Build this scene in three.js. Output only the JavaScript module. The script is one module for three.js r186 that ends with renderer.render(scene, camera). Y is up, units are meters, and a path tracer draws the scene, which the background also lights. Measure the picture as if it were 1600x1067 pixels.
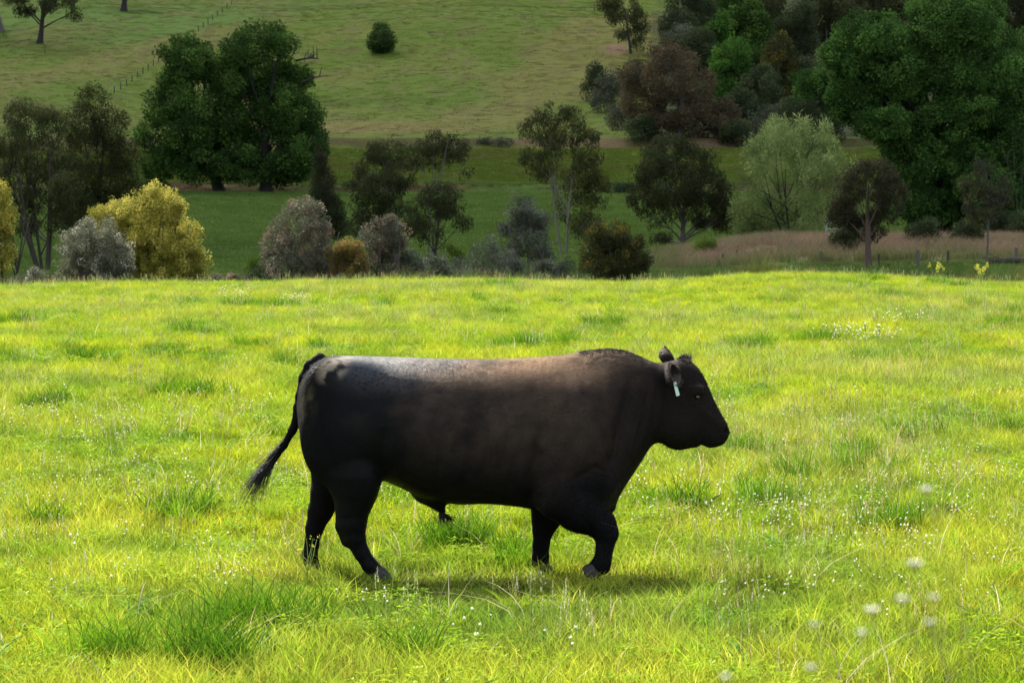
import * as THREE from 'three';
import { ImprovedNoise } from 'three/addons/math/ImprovedNoise.js';
import { mergeGeometries } from 'three/addons/utils/BufferGeometryUtils.js';

// ---------------------------------------------------------------- camera, sky, sun, exposure
const scene = new THREE.Scene();
const EYE = 1.8, F = 4000;                                   // eye height; focal length in pixels of a 1600 wide frame
const camera = new THREE.PerspectiveCamera(15.2, 1024 / 682, 0.1, 9000);
camera.position.set(0, EYE, 0);
camera.lookAt(0, EYE - 100 * 53.5 / F, -100);
camera.focus = 17; camera.userData.fStop = 11;
const SUN = new THREE.Vector3(-0.44, 1, -0.86).normalize();
function skyTexture() {                                         // half clouded bright sky, the same all round
  const W = 512, Hh = 256, data = new Float32Array(W * Hh * 4), N = new ImprovedNoise();
  const f = (x, y, z) => { let a = 0.5, t = 0; for (let i = 0; i < 5; i++) { t += a * N.noise(x + 5.3, y + 9.1, z + 2.7); x *= 2.1; y *= 2.1; z *= 2.1; a *= 0.5; } return t; };
  for (let j = 0; j < Hh; j++) for (let i = 0; i < W; i++) {
    const el = ((j + 0.5) / Hh - 0.5) * Math.PI, az = ((i + 0.5) / W - 0.5) * Math.PI * 2, y = Math.sin(el), x = Math.cos(el) * Math.cos(az), z = Math.cos(el) * Math.sin(az), o = (j * W + i) * 4;
    const up = Math.max(0, y), haze = Math.pow(1 - up, 4), k = 1 / (up + 0.22), c = f(x * k * 1.1, 0.5, z * k * 1.1), t = Math.min(1, Math.max(0, (c + 0.10) / 0.22)), w = t * t * (3 - 2 * t) * 0.9;
    const g = 1 - 0.18 * Math.min(1, Math.max(0, c * 2));
    const blue = [0.30 + 0.42 * haze, 0.46 + 0.32 * haze, 0.80 + 0.06 * haze];
    const rgb = [1.0 * g, 0.985 * g, 0.96 * g].map((v, q) => blue[q] * (1 - w) + v * w);
    for (let q = 0; q < 3; q++) data[o + q] = y < 0 ? 0.3 : rgb[q];
    data[o + 3] = 1;
  }
  const t = new THREE.DataTexture(data, W, Hh, THREE.RGBAFormat, THREE.FloatType);
  t.mapping = THREE.EquirectangularReflectionMapping; t.magFilter = THREE.LinearFilter; t.minFilter = THREE.LinearFilter; t.wrapS = THREE.RepeatWrapping; t.needsUpdate = true; return t;
}
scene.background = skyTexture(); scene.environment = scene.background;
scene.backgroundIntensity = 0.58;
scene.environmentIntensity = 0.58;
const sun = new THREE.DirectionalLight(new THREE.Color(1, 0.95, 0.86), 4.9);
sun.position.copy(SUN).multiplyScalar(60).add(new THREE.Vector3(0, 0, -40));
sun.target.position.set(0, 0, -40);
sun.castShadow = true;
sun.shadow.mapSize.set(4096, 4096);
Object.assign(sun.shadow.camera, { left: -60, right: 60, top: 60, bottom: -60, near: 1, far: 2500 });
scene.add(sun, sun.target);
const renderer = new THREE.WebGLRenderer({ antialias: true });
renderer.setSize(1024, 682);
renderer.toneMapping = THREE.LinearToneMapping;
renderer.toneMappingExposure = 2.6;
renderer.shadowMap.enabled = true;

// ---------------------------------------------------------------- helpers
function rng(seed) { let a = seed >>> 0; return () => { a = (a + 0x6D2B79F5) | 0; let t = Math.imul(a ^ (a >>> 15), 1 | a); t = (t + Math.imul(t ^ (t >>> 7), 61 | t)) ^ t; return ((t ^ (t >>> 14)) >>> 0) / 4294967296; }; }
const PN = new ImprovedNoise();
const noise = (x, y = 0, z = 0) => PN.noise(x + 31.7, y + 11.3, z + 57.9);
function fbm(x, y, z = 0, o = 4) { let a = 0.5, s = 0; for (let i = 0; i < o; i++) { s += a * noise(x, y, z); x *= 2.03; y *= 2.03; z *= 2.03; a *= 0.5; } return s; }
const clamp = (x, a = 0, b = 1) => Math.min(b, Math.max(a, x));
const ss = (a, b, x) => { const t = clamp((x - a) / (b - a)); return t * t * (3 - 2 * t); };
const lerp = (a, b, t) => a + (b - a) * t;
const mix3 = (a, b, t) => [lerp(a[0], b[0], t), lerp(a[1], b[1], t), lerp(a[2], b[2], t)];
const V = (x, y, z) => new THREE.Vector3(x, y, z);
const taken = {};
function numbered(n) { const k = (taken[n] = (taken[n] ?? -1) + 1); return k ? n + '_' + String(k).padStart(3, '0') : n; }
function tag(o, label, category, group, kind) {
  o.userData.label = label; if (category) o.userData.category = category;
  if (group) o.userData.group = group; if (kind) o.userData.kind = kind; return o;
}
function lit(o) { o.traverse((m) => { if (m.isMesh) { m.castShadow = true; m.receiveShadow = true; } }); return o; }
function std(r, g, b, rough = 0.9, extra = {}) { return new THREE.MeshStandardMaterial({ color: new THREE.Color().setRGB(r, g, b), roughness: rough, side: THREE.DoubleSide, ...extra }); }
function leafMat(through = 0.35, extra = {}) {
  return new THREE.MeshPhysicalMaterial({ color: new THREE.Color().setRGB(1, 1, 1), roughness: 0.92, transmission: through, thickness: 0, specularIntensity: 0.3, side: THREE.DoubleSide, ...extra });
}
class GB {                                                    // collects triangles
  constructor() { this.p = []; this.c = []; this.i = []; }
  v(x, y, z, c) { this.p.push(x, y, z); if (c) this.c.push(c[0], c[1], c[2]); return this.p.length / 3 - 1; }
  t(a, b, c) { this.i.push(a, b, c); }
  q(a, b, c, d) { this.i.push(a, b, c, a, c, d); }
  tube(pts, rad, sides = 6, c) {                              // tapered tube along points
    const n = pts.length; let prev = null;
    const up = V(0, 0, 1);
    for (let k = 0; k < n; k++) {
      const t = V().subVectors(pts[Math.min(n - 1, k + 1)], pts[Math.max(0, k - 1)]).normalize();
      const a = V().crossVectors(t, up); if (a.lengthSq() < 1e-4) a.set(1, 0, 0); a.normalize();
      const b = V().crossVectors(t, a);
      const row = [];
      for (let s = 0; s < sides; s++) {
        const w = s / sides * Math.PI * 2, cx = Math.cos(w) * rad[k], cy = Math.sin(w) * rad[k];
        row.push(this.v(pts[k].x + a.x * cx + b.x * cy, pts[k].y + a.y * cx + b.y * cy, pts[k].z + a.z * cx + b.z * cy, c));
      }
      if (prev) for (let s = 0; s < sides; s++) this.q(prev[s], prev[(s + 1) % sides], row[(s + 1) % sides], row[s]);
      prev = row;
    }
  }
  build() {
    const g = new THREE.BufferGeometry();
    g.setAttribute('position', new THREE.Float32BufferAttribute(this.p, 3));
    if (this.c.length) g.setAttribute('color', new THREE.Float32BufferAttribute(this.c, 3));
    g.setIndex(this.i); g.computeVertexNormals(); return g;
  }
}
function noiseTexture(size, fn, srgb = false) {
  const data = new Uint8Array(size * size * 4);
  for (let y = 0; y < size; y++) for (let x = 0; x < size; x++) {
    const c = fn(x / size, y / size), i = (y * size + x) * 4;
    for (let k = 0; k < 3; k++) data[i + k] = clamp(Math.round((Array.isArray(c) ? c[k] : c) * 255), 0, 255);
    data[i + 3] = 255;
  }
  const t = new THREE.DataTexture(data, size, size);
  t.wrapS = t.wrapT = THREE.RepeatWrapping; t.magFilter = THREE.LinearFilter; t.minFilter = THREE.LinearFilter;
  if (srgb) t.colorSpace = THREE.SRGBColorSpace; t.needsUpdate = true; return t;
}
// noise that tiles: four blended shifts
function tiled(u, v, f, o = 4) {
  const a = fbm(u * f, v * f, 0, o), b = fbm((u - 1) * f, v * f, 0, o), c = fbm(u * f, (v - 1) * f, 0, o), d = fbm((u - 1) * f, (v - 1) * f, 0, o);
  const w = ((1 - u) * (1 - v)) ** 2 + (u * (1 - v)) ** 2 + ((1 - u) * v) ** 2 + (u * v) ** 2;
  return (a * (1 - u) * (1 - v) + b * u * (1 - v) + c * (1 - u) * v + d * u * v) / Math.sqrt(w);
}

// ---------------------------------------------------------------- the land: height at x and at distance d = -z
const FAR = [[92, 1.35], [98, 1.75], [112, 3.1], [130, 3.85], [170, 5.5], [230, 9.55], [300, 15.2], [306, 15.3], [308.5, 16.7], [330, 18.2], [400, 26.8], [406.5, 26.9], [410, 29.0], [450, 33.8], [550, 52.6], [700, 85.8], [900, 143], [1150, 196], [1500, 170], [2200, 90], [4000, 20]];
function farHeight(d) { for (let k = 1; k < FAR.length; k++) if (d <= FAR[k][0]) return lerp(FAR[k - 1][1], FAR[k][1], (d - FAR[k - 1][0]) / (FAR[k][0] - FAR[k - 1][0])); return 20; }
function H(x, z) {
  const d = -z, dd = clamp(d, -1e9, 74);
  let m = 0.0462 * Math.max(0, dd - 19) - 0.0 + 0.95 * ss(10, 4, d) * ss(-14, -4, d);
  m += 0.06 * fbm(x * 0.16, d * 0.12, 3, 3) * ss(10, 24, d) + 0.10 * noise(x * 0.07, d * 0.05, 9) * ss(25, 60, d) + 0.30 * noise(x * 0.13, 3.3, 2) * ss(45, 72, d);
  if (d > 72) { const t = d - 72; m -= 0.0075 * t * t * ss(0, 12, t); }
  if (d < 84) return m;
  const px = x / d * F;
  let f = farHeight(d + (d > 290 ? 9 * noise(x * 0.006, 4) + 3 * noise(x * 0.02, 8) : 0) * ss(290, 310, d));
  f += 1.1 * ss(180, 420, x / Math.max(d, 60) * F) * Math.exp(-(((d - 142) / 20) ** 2)) * ss(-10, 20, x);
  f += 0.25 * noise(x * 0.05, d * 0.05, 2) * ss(100, 130, d);
  f += ss(420, 520, d) * (7 * noise(x * 0.009, d * 0.007, 5) + 1.8 * fbm(x * 0.03, d * 0.025, 6, 3));
  f += ss(300, 600, d) * 22 * ss(60, 260, x) ;
  return lerp(m, f, ss(84, 96, d));
}
const rowOf = (x, d) => 480 - F * (H(x, -d) - EYE) / d;       // picture row of the ground there (used only to choose where things stand)
function standAt(px, py, from = 100) { let d = from; for (; d < 900; d += 0.5) if (rowOf((px - 800) / F * d, d) <= py) break; return d; }
function sheet(xs, ds, colorAt, mat, name, uvScale) {
  const nx = xs.length, nd = ds.length, pos = new Float32Array(nx * nd * 3), col = new Float32Array(nx * nd * 3), uv = new Float32Array(nx * nd * 2), idx = [];
  for (let j = 0; j < nd; j++) for (let i = 0; i < nx; i++) {
    const k = j * nx + i, x = xs[i], d = ds[j];
    pos.set([x, H(x, -d), -d], k * 3); uv.set([x / uvScale, d / uvScale], k * 2); col.set(colorAt(x, d), k * 3);
    if (i < nx - 1 && j < nd - 1) idx.push(k, k + 1, k + nx + 1, k, k + nx + 1, k + nx);
  }
  const g = new THREE.BufferGeometry();
  g.setAttribute('position', new THREE.BufferAttribute(pos, 3)); g.setAttribute('uv', new THREE.BufferAttribute(uv, 2)); g.setAttribute('color', new THREE.BufferAttribute(col, 3));
  g.setIndex(idx); g.computeVertexNormals();
  const m = new THREE.Mesh(g, mat); m.name = name; m.receiveShadow = true; m.castShadow = true; m.userData.kind = 'structure'; scene.add(m); return m;
}
const turfTex = noiseTexture(1024, (u, v) => { const n = tiled(u, v, 14, 5) * 0.9 + tiled(v, u, 90, 3) * 0.9; const g = clamp(0.74 + n * 0.75); return [g, g, g * 0.96]; });
const turfBump = noiseTexture(1024, (u, v) => clamp(0.5 + tiled(u, v, 60, 4) * 1.1));
const spread = (lo, hi, inner, n, outer) => { const a = [...outer.map((o) => -o).reverse()]; for (let i = 0; i <= n; i++) a.push(lo + (hi - lo) * i / n); return [...a, ...outer]; };
const meadowXs = spread(-22, 22, 0, 90, [30, 45, 80, 150, 320, 700, 1500]);
const meadowDs = []; for (let d = -60; d < 0; d += 10) meadowDs.push(d); for (let d = 0; d <= 96; d += 0.8) meadowDs.push(d);
const soilMat = new THREE.MeshPhysicalMaterial({ specularIntensity: 0.08, roughness: 1, vertexColors: true, map: turfTex, bumpMap: turfBump, bumpScale: 0.05, color: 0xffffff });
sheet(meadowXs, meadowDs, (x, d) => { const n = fbm(x * 0.4, d * 0.4, 1, 3); return mix3([0.035, 0.055, 0.009], [0.06, 0.065, 0.016], clamp(0.5 + n)); }, soilMat, 'meadow', 3);
const hillXs = spread(-190, 190, 0, 230, [205, 225, 250, 300, 400, 600, 1000, 1500]);
const hillDs = [];
for (let d = meadowDs[meadowDs.length - 1]; d < 1600;) { hillDs.push(d); d += (d > 294 && d < 330) || (d > 388 && d < 425) ? 0.7 : d < 180 ? 1.1 : d < 700 ? 2.2 : d < 950 ? 5 : 30; }
hillDs.push(1700, 2000, 2600, 4000);
const HB = (x) => 9 * noise(x * 0.006, 4) + 3 * noise(x * 0.02, 8);
const DRY = [0.158, 0.128, 0.046], GREEN = [0.080, 0.122, 0.017], PADDOCK = [0.082, 0.138, 0.028], EARTH = [0.17, 0.115, 0.07];
function hillColor(x, d) {
  const px = 800 + x / d * F, e = d + HB(x) * ss(290, 310, d);
  let c = PADDOCK;
  c = mix3(c, GREEN, ss(310, 330, e));
  const n = fbm(x * 0.012, d * 0.008, 7, 4), n2 = fbm(x * 0.05, d * 0.03, 17, 4), n3 = fbm(x * 0.22, d * 0.1, 4, 3);
  // dry bands over the slope, in places on the ground
  const band = (ax, ad, bx2, bd, wl, wr) => { const L = Math.hypot(bx2 - ax, bd - ad), ux = (bx2 - ax) / L, ud = (bd - ad) / L, t = (x - ax) * ux + (d - ad) * ud, sd = (x - ax) * ud - (d - ad) * ux + 9 * n2 + 14 * n; return ss(-30, 10, t) * ss(L + 40, L, t) * ss(-wl, 0, sd) * ss(wr, wr * 0.5, sd); };
  let dry = 0.55 * band(-14, 455, 24, 650, 5, 34);
  dry = Math.max(dry, 0.45 * band(-118, 500, -72, 616, 6, 17), 0.75 * ss(1.2, 0.4, Math.hypot((x + 26) / 30, (d - 446) / 26) + 0.8 * n2));
  dry = Math.max(dry, ss(0.0, 0.3, n + 0.5 * n2) * 0.35 * ss(408, 440, e));
  dry *= 1 - 0.8 * ss(1.3, 0.5, Math.hypot((x - 13) / 9, (d - 478) / 22));
  dry = Math.max(dry, 0.3 * ss(-0.05, 0.3, n2) * ss(320, 400, e));
  c = mix3(c, [0.065, 0.12, 0.022], ss(-75, -95, x - (d - 560) * 0.35) * ss(560, 600, d) * 0.7);
  c = mix3(c, DRY, clamp(dry + n3 * 0.16 * ss(300, 420, e)));
  c = mix3(c, [0.10, 0.085, 0.04], 0.5 * ss(0.0, 0.3, n3) * ss(300, 330, e));
  // dry strip at the right, this side of the creek
  const strip = ss(150, 330, px - 800) * ss(118, 128, d) * ss(176, 160, d);
  c = mix3(c, [0.235, 0.17, 0.105], strip * (0.75 + 0.5 * n3));
  c = mix3(c, [0.16, 0.14, 0.085], ss(112, 100, d) * 0.8);
  // tracks and cut banks
  const er = e + 1.6 * noise(x * 0.16, d * 0.1, 3) + 0.8 * noise(x * 0.5, d * 0.3, 8), b1 = ss(306.2, 307, er) * ss(309.6, 308.6, er), b2 = ss(406.8, 407.5, er) * ss(411.5, 410, er);
  c = mix3(c, [0.085, 0.075, 0.03], b1 * clamp(0.55 + 1.6 * noise(x * 0.08, 3)));
  c = mix3(c, EARTH, b1 * 0.7 * ss(0.25, 0.45, noise(x * 0.035, 6.6)));
  c = mix3(c, [0.075, 0.062, 0.028], b2 * 0.8); c = mix3(c, EARTH, b2 * ss(0.2, 0.45, noise(x * 0.05, 1.2)) * 0.7);
  c = mix3(c, [0.26, 0.24, 0.18], ss(299.5, 300.5, e) * ss(304.5, 303.5, e) * 0.45 * ss(-0.2, 0.3, noise(x * 0.02, 2.2) + (px > 700 ? 0.3 : -0.1)));
  c = mix3(c, [0.19, 0.20, 0.08], ss(400, 402, e) * ss(406, 405, e) * 0.4);
  c = mix3(c, [0.05, 0.075, 0.014], 0.3 * ss(309, 312, e) * ss(402, 396, e) * clamp(0.7 + 1.5 * n2));
  // wooded floor
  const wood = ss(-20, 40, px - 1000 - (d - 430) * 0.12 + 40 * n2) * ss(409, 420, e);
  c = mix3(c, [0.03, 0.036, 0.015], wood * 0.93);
  c = mix3(c, EARTH, ss(26, 12, Math.hypot(px - 962, (rowOf(x, d) - 77) * 2.2)));
  return c;
}
const hillTex = noiseTexture(1024, (u, v) => { const g = clamp(0.86 + tiled(u, v, 9, 5) * 0.3 + tiled(v, u, 80, 3) * 0.45); return [g, g, g * 0.97]; });
const hillMat = new THREE.MeshPhysicalMaterial({ specularIntensity: 0.08, roughness: 1, vertexColors: true, map: hillTex, bumpMap: turfBump, bumpScale: 0.05, color: 0xffffff });
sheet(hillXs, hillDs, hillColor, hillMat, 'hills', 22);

// ---------------------------------------------------------------- a cumulus cloud out of view, placed and shaped to shade the hill
function cloud(name, label, cx, cy, cz, outline, thick, seed) {
  const n = 720, m = 30, b = new GB();
  const rim = (a) => outline(a) * (1 + 0.012 * noise(Math.cos(a) * 9, Math.sin(a) * 9, seed));
  for (const top of [1, -1]) {
    const at = [];
    for (let j = 0; j <= m; j++) for (let i = 0; i < n; i++) {
      const r = j / m, a = i / n * Math.PI * 2, R = rim(a) * r, x = Math.cos(a) * R, z = Math.sin(a) * R;
      const dome = Math.sqrt(Math.max(0, 1 - r ** 3));
      const puff = 0.65 + 0.9 * Math.abs(fbm(x * 0.006, z * 0.006, seed, 4)) * 2;
      at.push(b.v(x, top > 0 ? thick * dome * puff : -thick * 0.15 * dome * (0.6 + 0.8 * Math.abs(noise(x * 0.01, z * 0.01, seed))), z));
    }
    for (let j = 0; j < m; j++) for (let i = 0; i < n; i++) { const q = (jj, ii) => at[jj * n + ii % n]; b.q(q(j, i), q(j, i + 1), q(j + 1, i + 1), q(j + 1, i)); }
  }
  const o = new THREE.Mesh(b.build(), leafMat(0.85, { color: new THREE.Color().setRGB(0.93, 0.93, 0.94), roughness: 0.7, specularIntensity: 0 }));
  o.name = numbered(name); o.position.set(cx, cy, cz); scene.add(o); o.castShadow = true;
  tag(o, label, 'cloud'); return o;
}
{
  const h = 520, k = h / SUN.y, zc = -640;                     // middle of the shadow on the ground
  cloud('cloud', 'broad flat bottomed white cloud out of view over the wooded hill, placed to shade it', SUN.x * k, h, SUN.z * k + zc, (a) => {
    const c = Math.cos(a), s = Math.sin(a), X = 760, X1 = c / Math.max(s, 1e-3) * 540, Z = s > 0 ? 640 - lerp(116, 86, ss(-9.5, -4.5, X1)) : 620;
    return 1 / Math.pow(Math.abs(c / X) ** 5 + Math.abs(s / Z) ** 5, 1 / 5);
  }, 150, 3);
}

// ---------------------------------------------------------------- the bull
const S = 0.00425;                                             // metres per pixel at the bull
const bx = (px) => (px - 780) * S, by = (py) => (905 - py) * S;
const smin = (a, b, k) => { const h = Math.max(k - Math.abs(a - b), 0) / k; return Math.min(a, b) - h * h * k * 0.25; };
const smax = (a, b, k) => -smin(-a, -b, k);
// outline of trunk, neck and head: column, top row, bottom row, half width, taper to the top, roundness
const COLS = [
  [464, 628, 650, 0.04, 0.1, 2], [468, 606, 680, 0.14, 0.1, 2.1], [476, 588, 708, 0.22, 0.1, 2.2], [490, 571, 735, 0.29, 0.12, 2.3], [508, 561, 752, 0.33, 0.14, 2.3], [540, 558.5, 758, 0.36, 0.16, 2.3],
  [590, 559.5, 752, 0.375, 0.12, 2.2], [620, 560.5, 762, 0.395, 0.08, 2.2], [660, 562, 781, 0.425, 0.05, 2.15], [710, 563.5, 790, 0.445, 0.02, 2.1], [760, 564, 790, 0.445, 0.02, 2.1], [800, 563, 793, 0.435, 0.05, 2.1],
  [840, 561, 799, 0.42, 0.12, 2.15], [880, 557.5, 804, 0.405, 0.16, 2.2], [915, 552.5, 806, 0.38, 0.2, 2.2], [945, 549, 803, 0.335, 0.2, 2.2], [960, 549.2, 789, 0.305, 0.2, 2.2], [978, 552, 761, 0.275, 0.18, 2.2],
  [1000, 560, 727, 0.24, 0.12, 2.2], [1020, 568, 698, 0.205, 0.06, 2.2], [1034, 570, 695.5, 0.175, 0.02, 2.2], [1046, 567.5, 702.5, 0.148, -0.06, 2.3], [1058, 564.5, 706, 0.134, -0.12, 2.4], [1070, 563.5, 705, 0.128, -0.16, 2.5],
  [1080, 567, 702.8, 0.125, -0.18, 2.5], [1090, 576.5, 701.5, 0.118, -0.16, 2.5], [1097, 586, 697.5, 0.112, -0.1, 2.4], [1104, 599, 701, 0.104, 0.0, 2.4], [1110, 613, 702.3, 0.098, 0.08, 2.4], [1116, 627, 701.8, 0.089, 0.12, 2.4],
  [1122, 639, 700.5, 0.086, 0.14, 2.5], [1129, 652, 697.5, 0.086, 0.12, 2.6], [1134, 661, 693, 0.083, 0.05, 2.6], [1137.5, 668, 688, 0.066, 0, 2.5], [1139.5, 675, 682, 0.035, 0, 2.2]];
const ST = [];
{ // even, smooth stations
  for (let i = 0; i <= 700; i++) {
    const x = 464 + 675.5 * i / 700; let k = 0; while (k < COLS.length - 2 && COLS[k + 1][0] < x) k++;
    const a = COLS[Math.max(0, k - 1)], b = COLS[k], c = COLS[k + 1], e = COLS[Math.min(COLS.length - 1, k + 2)], t = (x - b[0]) / (c[0] - b[0]), dx = c[0] - b[0];
    const r = [];
    for (let q = 1; q < 6; q++) {
      const m0 = k ? (c[q] - a[q]) / (c[0] - a[0]) * dx : c[q] - b[q], m1 = k < COLS.length - 2 ? (e[q] - b[q]) / (e[0] - b[0]) * dx : c[q] - b[q];
      const t2 = t * t, t3 = t2 * t; r.push((2 * t3 - 3 * t2 + 1) * b[q] + (t3 - 2 * t2 + t) * m0 + (3 * t2 - 2 * t3) * c[q] + (t3 - t2) * m1);
    }
    ST.push([by((r[0] + r[1]) / 2), Math.max(0.012, (r[1] - r[0]) / 2 * S), Math.max(0.012, r[2]), r[3], r[4]]);
  }
}
const X0 = bx(464), X1 = bx(1139.5);
function trunkField(x, y, z) {
  const xc = clamp(x, X0, X1), u = (xc - X0) / (X1 - X0) * 700, i = Math.min(699, u | 0), t = u - i, A = ST[i], B = ST[i + 1];
  const yc = A[0] + (B[0] - A[0]) * t, h = A[1] + (B[1] - A[1]) * t, w0 = A[2] + (B[2] - A[2]) * t, e = A[3] + (B[3] - A[3]) * t, p = A[4] + (B[4] - A[4]) * t;
  const ty = (y - yc) / h, w = w0 * (1 - e * clamp(ty, -1.2, 1.2));
  const q = Math.pow(Math.pow(Math.abs(ty), p) + Math.pow(Math.abs(z) / w, p), 1 / p);
  return (q - 1) * Math.min(h, w) * 0.85 + Math.abs(x - xc);
}
function cone(x, y, z, a, b) {                                 // round cone between a and b: [x, y, z, r]
  const dx = b[0] - a[0], dy = b[1] - a[1], dz = b[2] - a[2], L = dx * dx + dy * dy + dz * dz;
  const t = clamp(((x - a[0]) * dx + (y - a[1]) * dy + (z - a[2]) * dz) / L);
  return Math.hypot(x - a[0] - dx * t, y - a[1] - dy * t, z - a[2] - dz * t) - (a[3] + (b[3] - a[3]) * t);
}
function chain(x, y, z, P, k = 0.02) { let f = 9; for (let i = 1; i < P.length; i++) f = i > 1 ? smin(f, cone(x, y, z, P[i - 1], P[i]), k) : cone(x, y, z, P[0], P[1]); return f; }
function ell(x, y, z, c, r) { const q = Math.hypot((x - c[0]) / r[0], (y - c[1]) / r[1], (z - c[2]) / r[2]); return (q - 1) * Math.min(r[0], r[1], r[2]); }
const P = (px, py, z, r) => [bx(px), by(py), z, r * S];          // joint from outline coordinates; radius in the same units
const NEAR_HIND = [P(552, 745, 0.2, 40), P(552, 790, 0.2, 25.5), P(552.5, 816, 0.2, 22.5), P(556, 838, 0.2, 17), P(567, 862, 0.2, 12), P(580, 882, 0.2, 12), P(592, 893, 0.2, 12)];
const HOCK_NEAR = [P(540, 800, 0.2, 12), P(534.5, 822, 0.2, 7.5), P(543, 845, 0.2, 7.5)];
const FAR_HIND = [P(522, 735, -0.2, 42), P(508, 775, -0.2, 27), P(496, 806, -0.2, 19.5), P(487, 832, -0.2, 14), P(483, 857, -0.2, 11), P(479, 876, -0.2, 12), P(482, 890, -0.2, 13)];
const NEAR_FORE = [P(880, 768, 0.24, 46), P(908, 793, 0.23, 38), P(938, 819, 0.22, 22.5), P(946.5, 832, 0.22, 17), P(943.5, 853, 0.22, 12.5), P(941, 870, 0.22, 12), P(938, 882, 0.22, 13), P(922, 890, 0.22, 11.5)];
const FAR_FORE = [P(860, 780, -0.21, 34), P(854, 818, -0.21, 22.5), P(849, 836, -0.21, 15.5), P(846, 858, -0.21, 12.5), P(845, 878, -0.21, 12.3), P(845, 891, -0.21, 14)];
const TAIL = [P(500, 563, 0, 9), P(484, 575, 0, 9), P(475, 594, 0, 8.5), P(469.5, 622, 0, 8), P(465, 648, 0.0, 7.2), P(457, 674, 0.01, 6.2), P(443, 699, 0.02, 5.2), P(428, 720, 0.03, 4.4), P(415, 737, 0.04, 3.4)];
const SHEATH = [P(662, 775, 0, 14), P(684, 793, 0, 7), P(691, 802, 0, 5)];
// ears: root, axis and the way each opens
const EARS = [
  { c: [bx(1050), by(589), 0.20], a: V(-0.02, -0.5, 0.86).normalize(), o: V(0.72, 0.42, 0.5).normalize(), L: 0.118, W: 0.064 },
  { c: [bx(1046), by(560), -0.20], a: V(-0.22, 0.30, -1).normalize(), o: V(0.85, 0.3, 0.15).normalize(), L: 0.115, W: 0.056 }];
for (const e of EARS) { e.o.addScaledVector(e.a, -e.o.dot(e.a)).normalize(); e.b = V().crossVectors(e.a, e.o); }
function earField(x, y, z, e) {
  const dx = x - e.c[0], dy = y - e.c[1], dz = z - e.c[2];
  const u = dx * e.a.x + dy * e.a.y + dz * e.a.z, v = dx * e.b.x + dy * e.b.y + dz * e.b.z, w = dx * e.o.x + dy * e.o.y + dz * e.o.z;
  const s = 1 - 0.28 * clamp(u / e.L, -1, 1);
  const outer = (Math.hypot(u / e.L, v / (e.W * s), w / 0.052) - 1) * 0.045, inner = (Math.hypot((u - 0.012) / (e.L * 0.86), v / (e.W * s * 0.8), (w - 0.03) / 0.052) - 1) * 0.045;
  return smax(outer, -inner, 0.01);
}
// folds and hollows between muscles: line of [column, row] points, depth, width
const FOLDS = [[[[992, 575], [972, 640], [958, 700], [942, 748]], 0.026, 0.035], [[[856, 640], [844, 690], [836, 735], [834, 785]], 0.024, 0.05], [[[606, 665], [600, 700], [600, 742]], 0.014, 0.045], [[[1040, 606], [1036, 650], [1026, 692]], 0.016, 0.02],
  [[[508, 640], [516, 690], [534, 745]], 0.012, 0.025], [[[884, 752], [925, 728], [962, 742]], 0.018, 0.03], [[[1014, 590], [1004, 650], [985, 715]], 0.009, 0.014], [[[1026, 600], [1018, 655], [1004, 705]], 0.008, 0.012], [[[1108, 640], [1110, 665], [1102, 690]], 0.006, 0.014], [[[1076, 640], [1100, 632]], 0.006, 0.012],
  [[[905, 640], [925, 690], [930, 730]], 0.010, 0.03], [[[620, 740], [700, 772], [790, 776]], 0.008, 0.03], [[[545, 800], [556, 835]], 0.007, 0.014], [[[905, 800], [935, 835]], 0.006, 0.016]];
for (const fo of FOLDS) fo[0] = fo[0].map(([a, b]) => [bx(a), by(b)]);
function folds(x, y) {
  let s = 0;
  for (const [L, depth, w] of FOLDS) {
    let m = 9, u = 0;
    for (let i = 1; i < L.length; i++) { const dx = L[i][0] - L[i - 1][0], dy = L[i][1] - L[i - 1][1], t = clamp(((x - L[i - 1][0]) * dx + (y - L[i - 1][1]) * dy) / (dx * dx + dy * dy)), q = (x - L[i - 1][0] - dx * t) ** 2 + (y - L[i - 1][1] - dy * t) ** 2; if (q < m) { m = q; u = (i - 1 + t) / (L.length - 1); } }
    if (m < 9 * w * w) s += depth * Math.exp(-m / (w * w)) * Math.min(1, 5 * u * (1 - u) + 0.05);
  }
  return s + 0.0025 * Math.sin((x - 0.25 * y) * 62) * ss(bx(640), bx(690), x) * ss(bx(850), bx(820), x) * ss(0.55, 0.75, y) * ss(1.25, 1.0, y);
}
function bullField(x, y, z) {
  let f = rawField(x, y, z);
  if (Math.abs(f) < 0.1 && Math.abs(z) > 0.05) f += folds(x, y) * ss(0.05, 0.16, Math.abs(z));
  return f;
}
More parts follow.
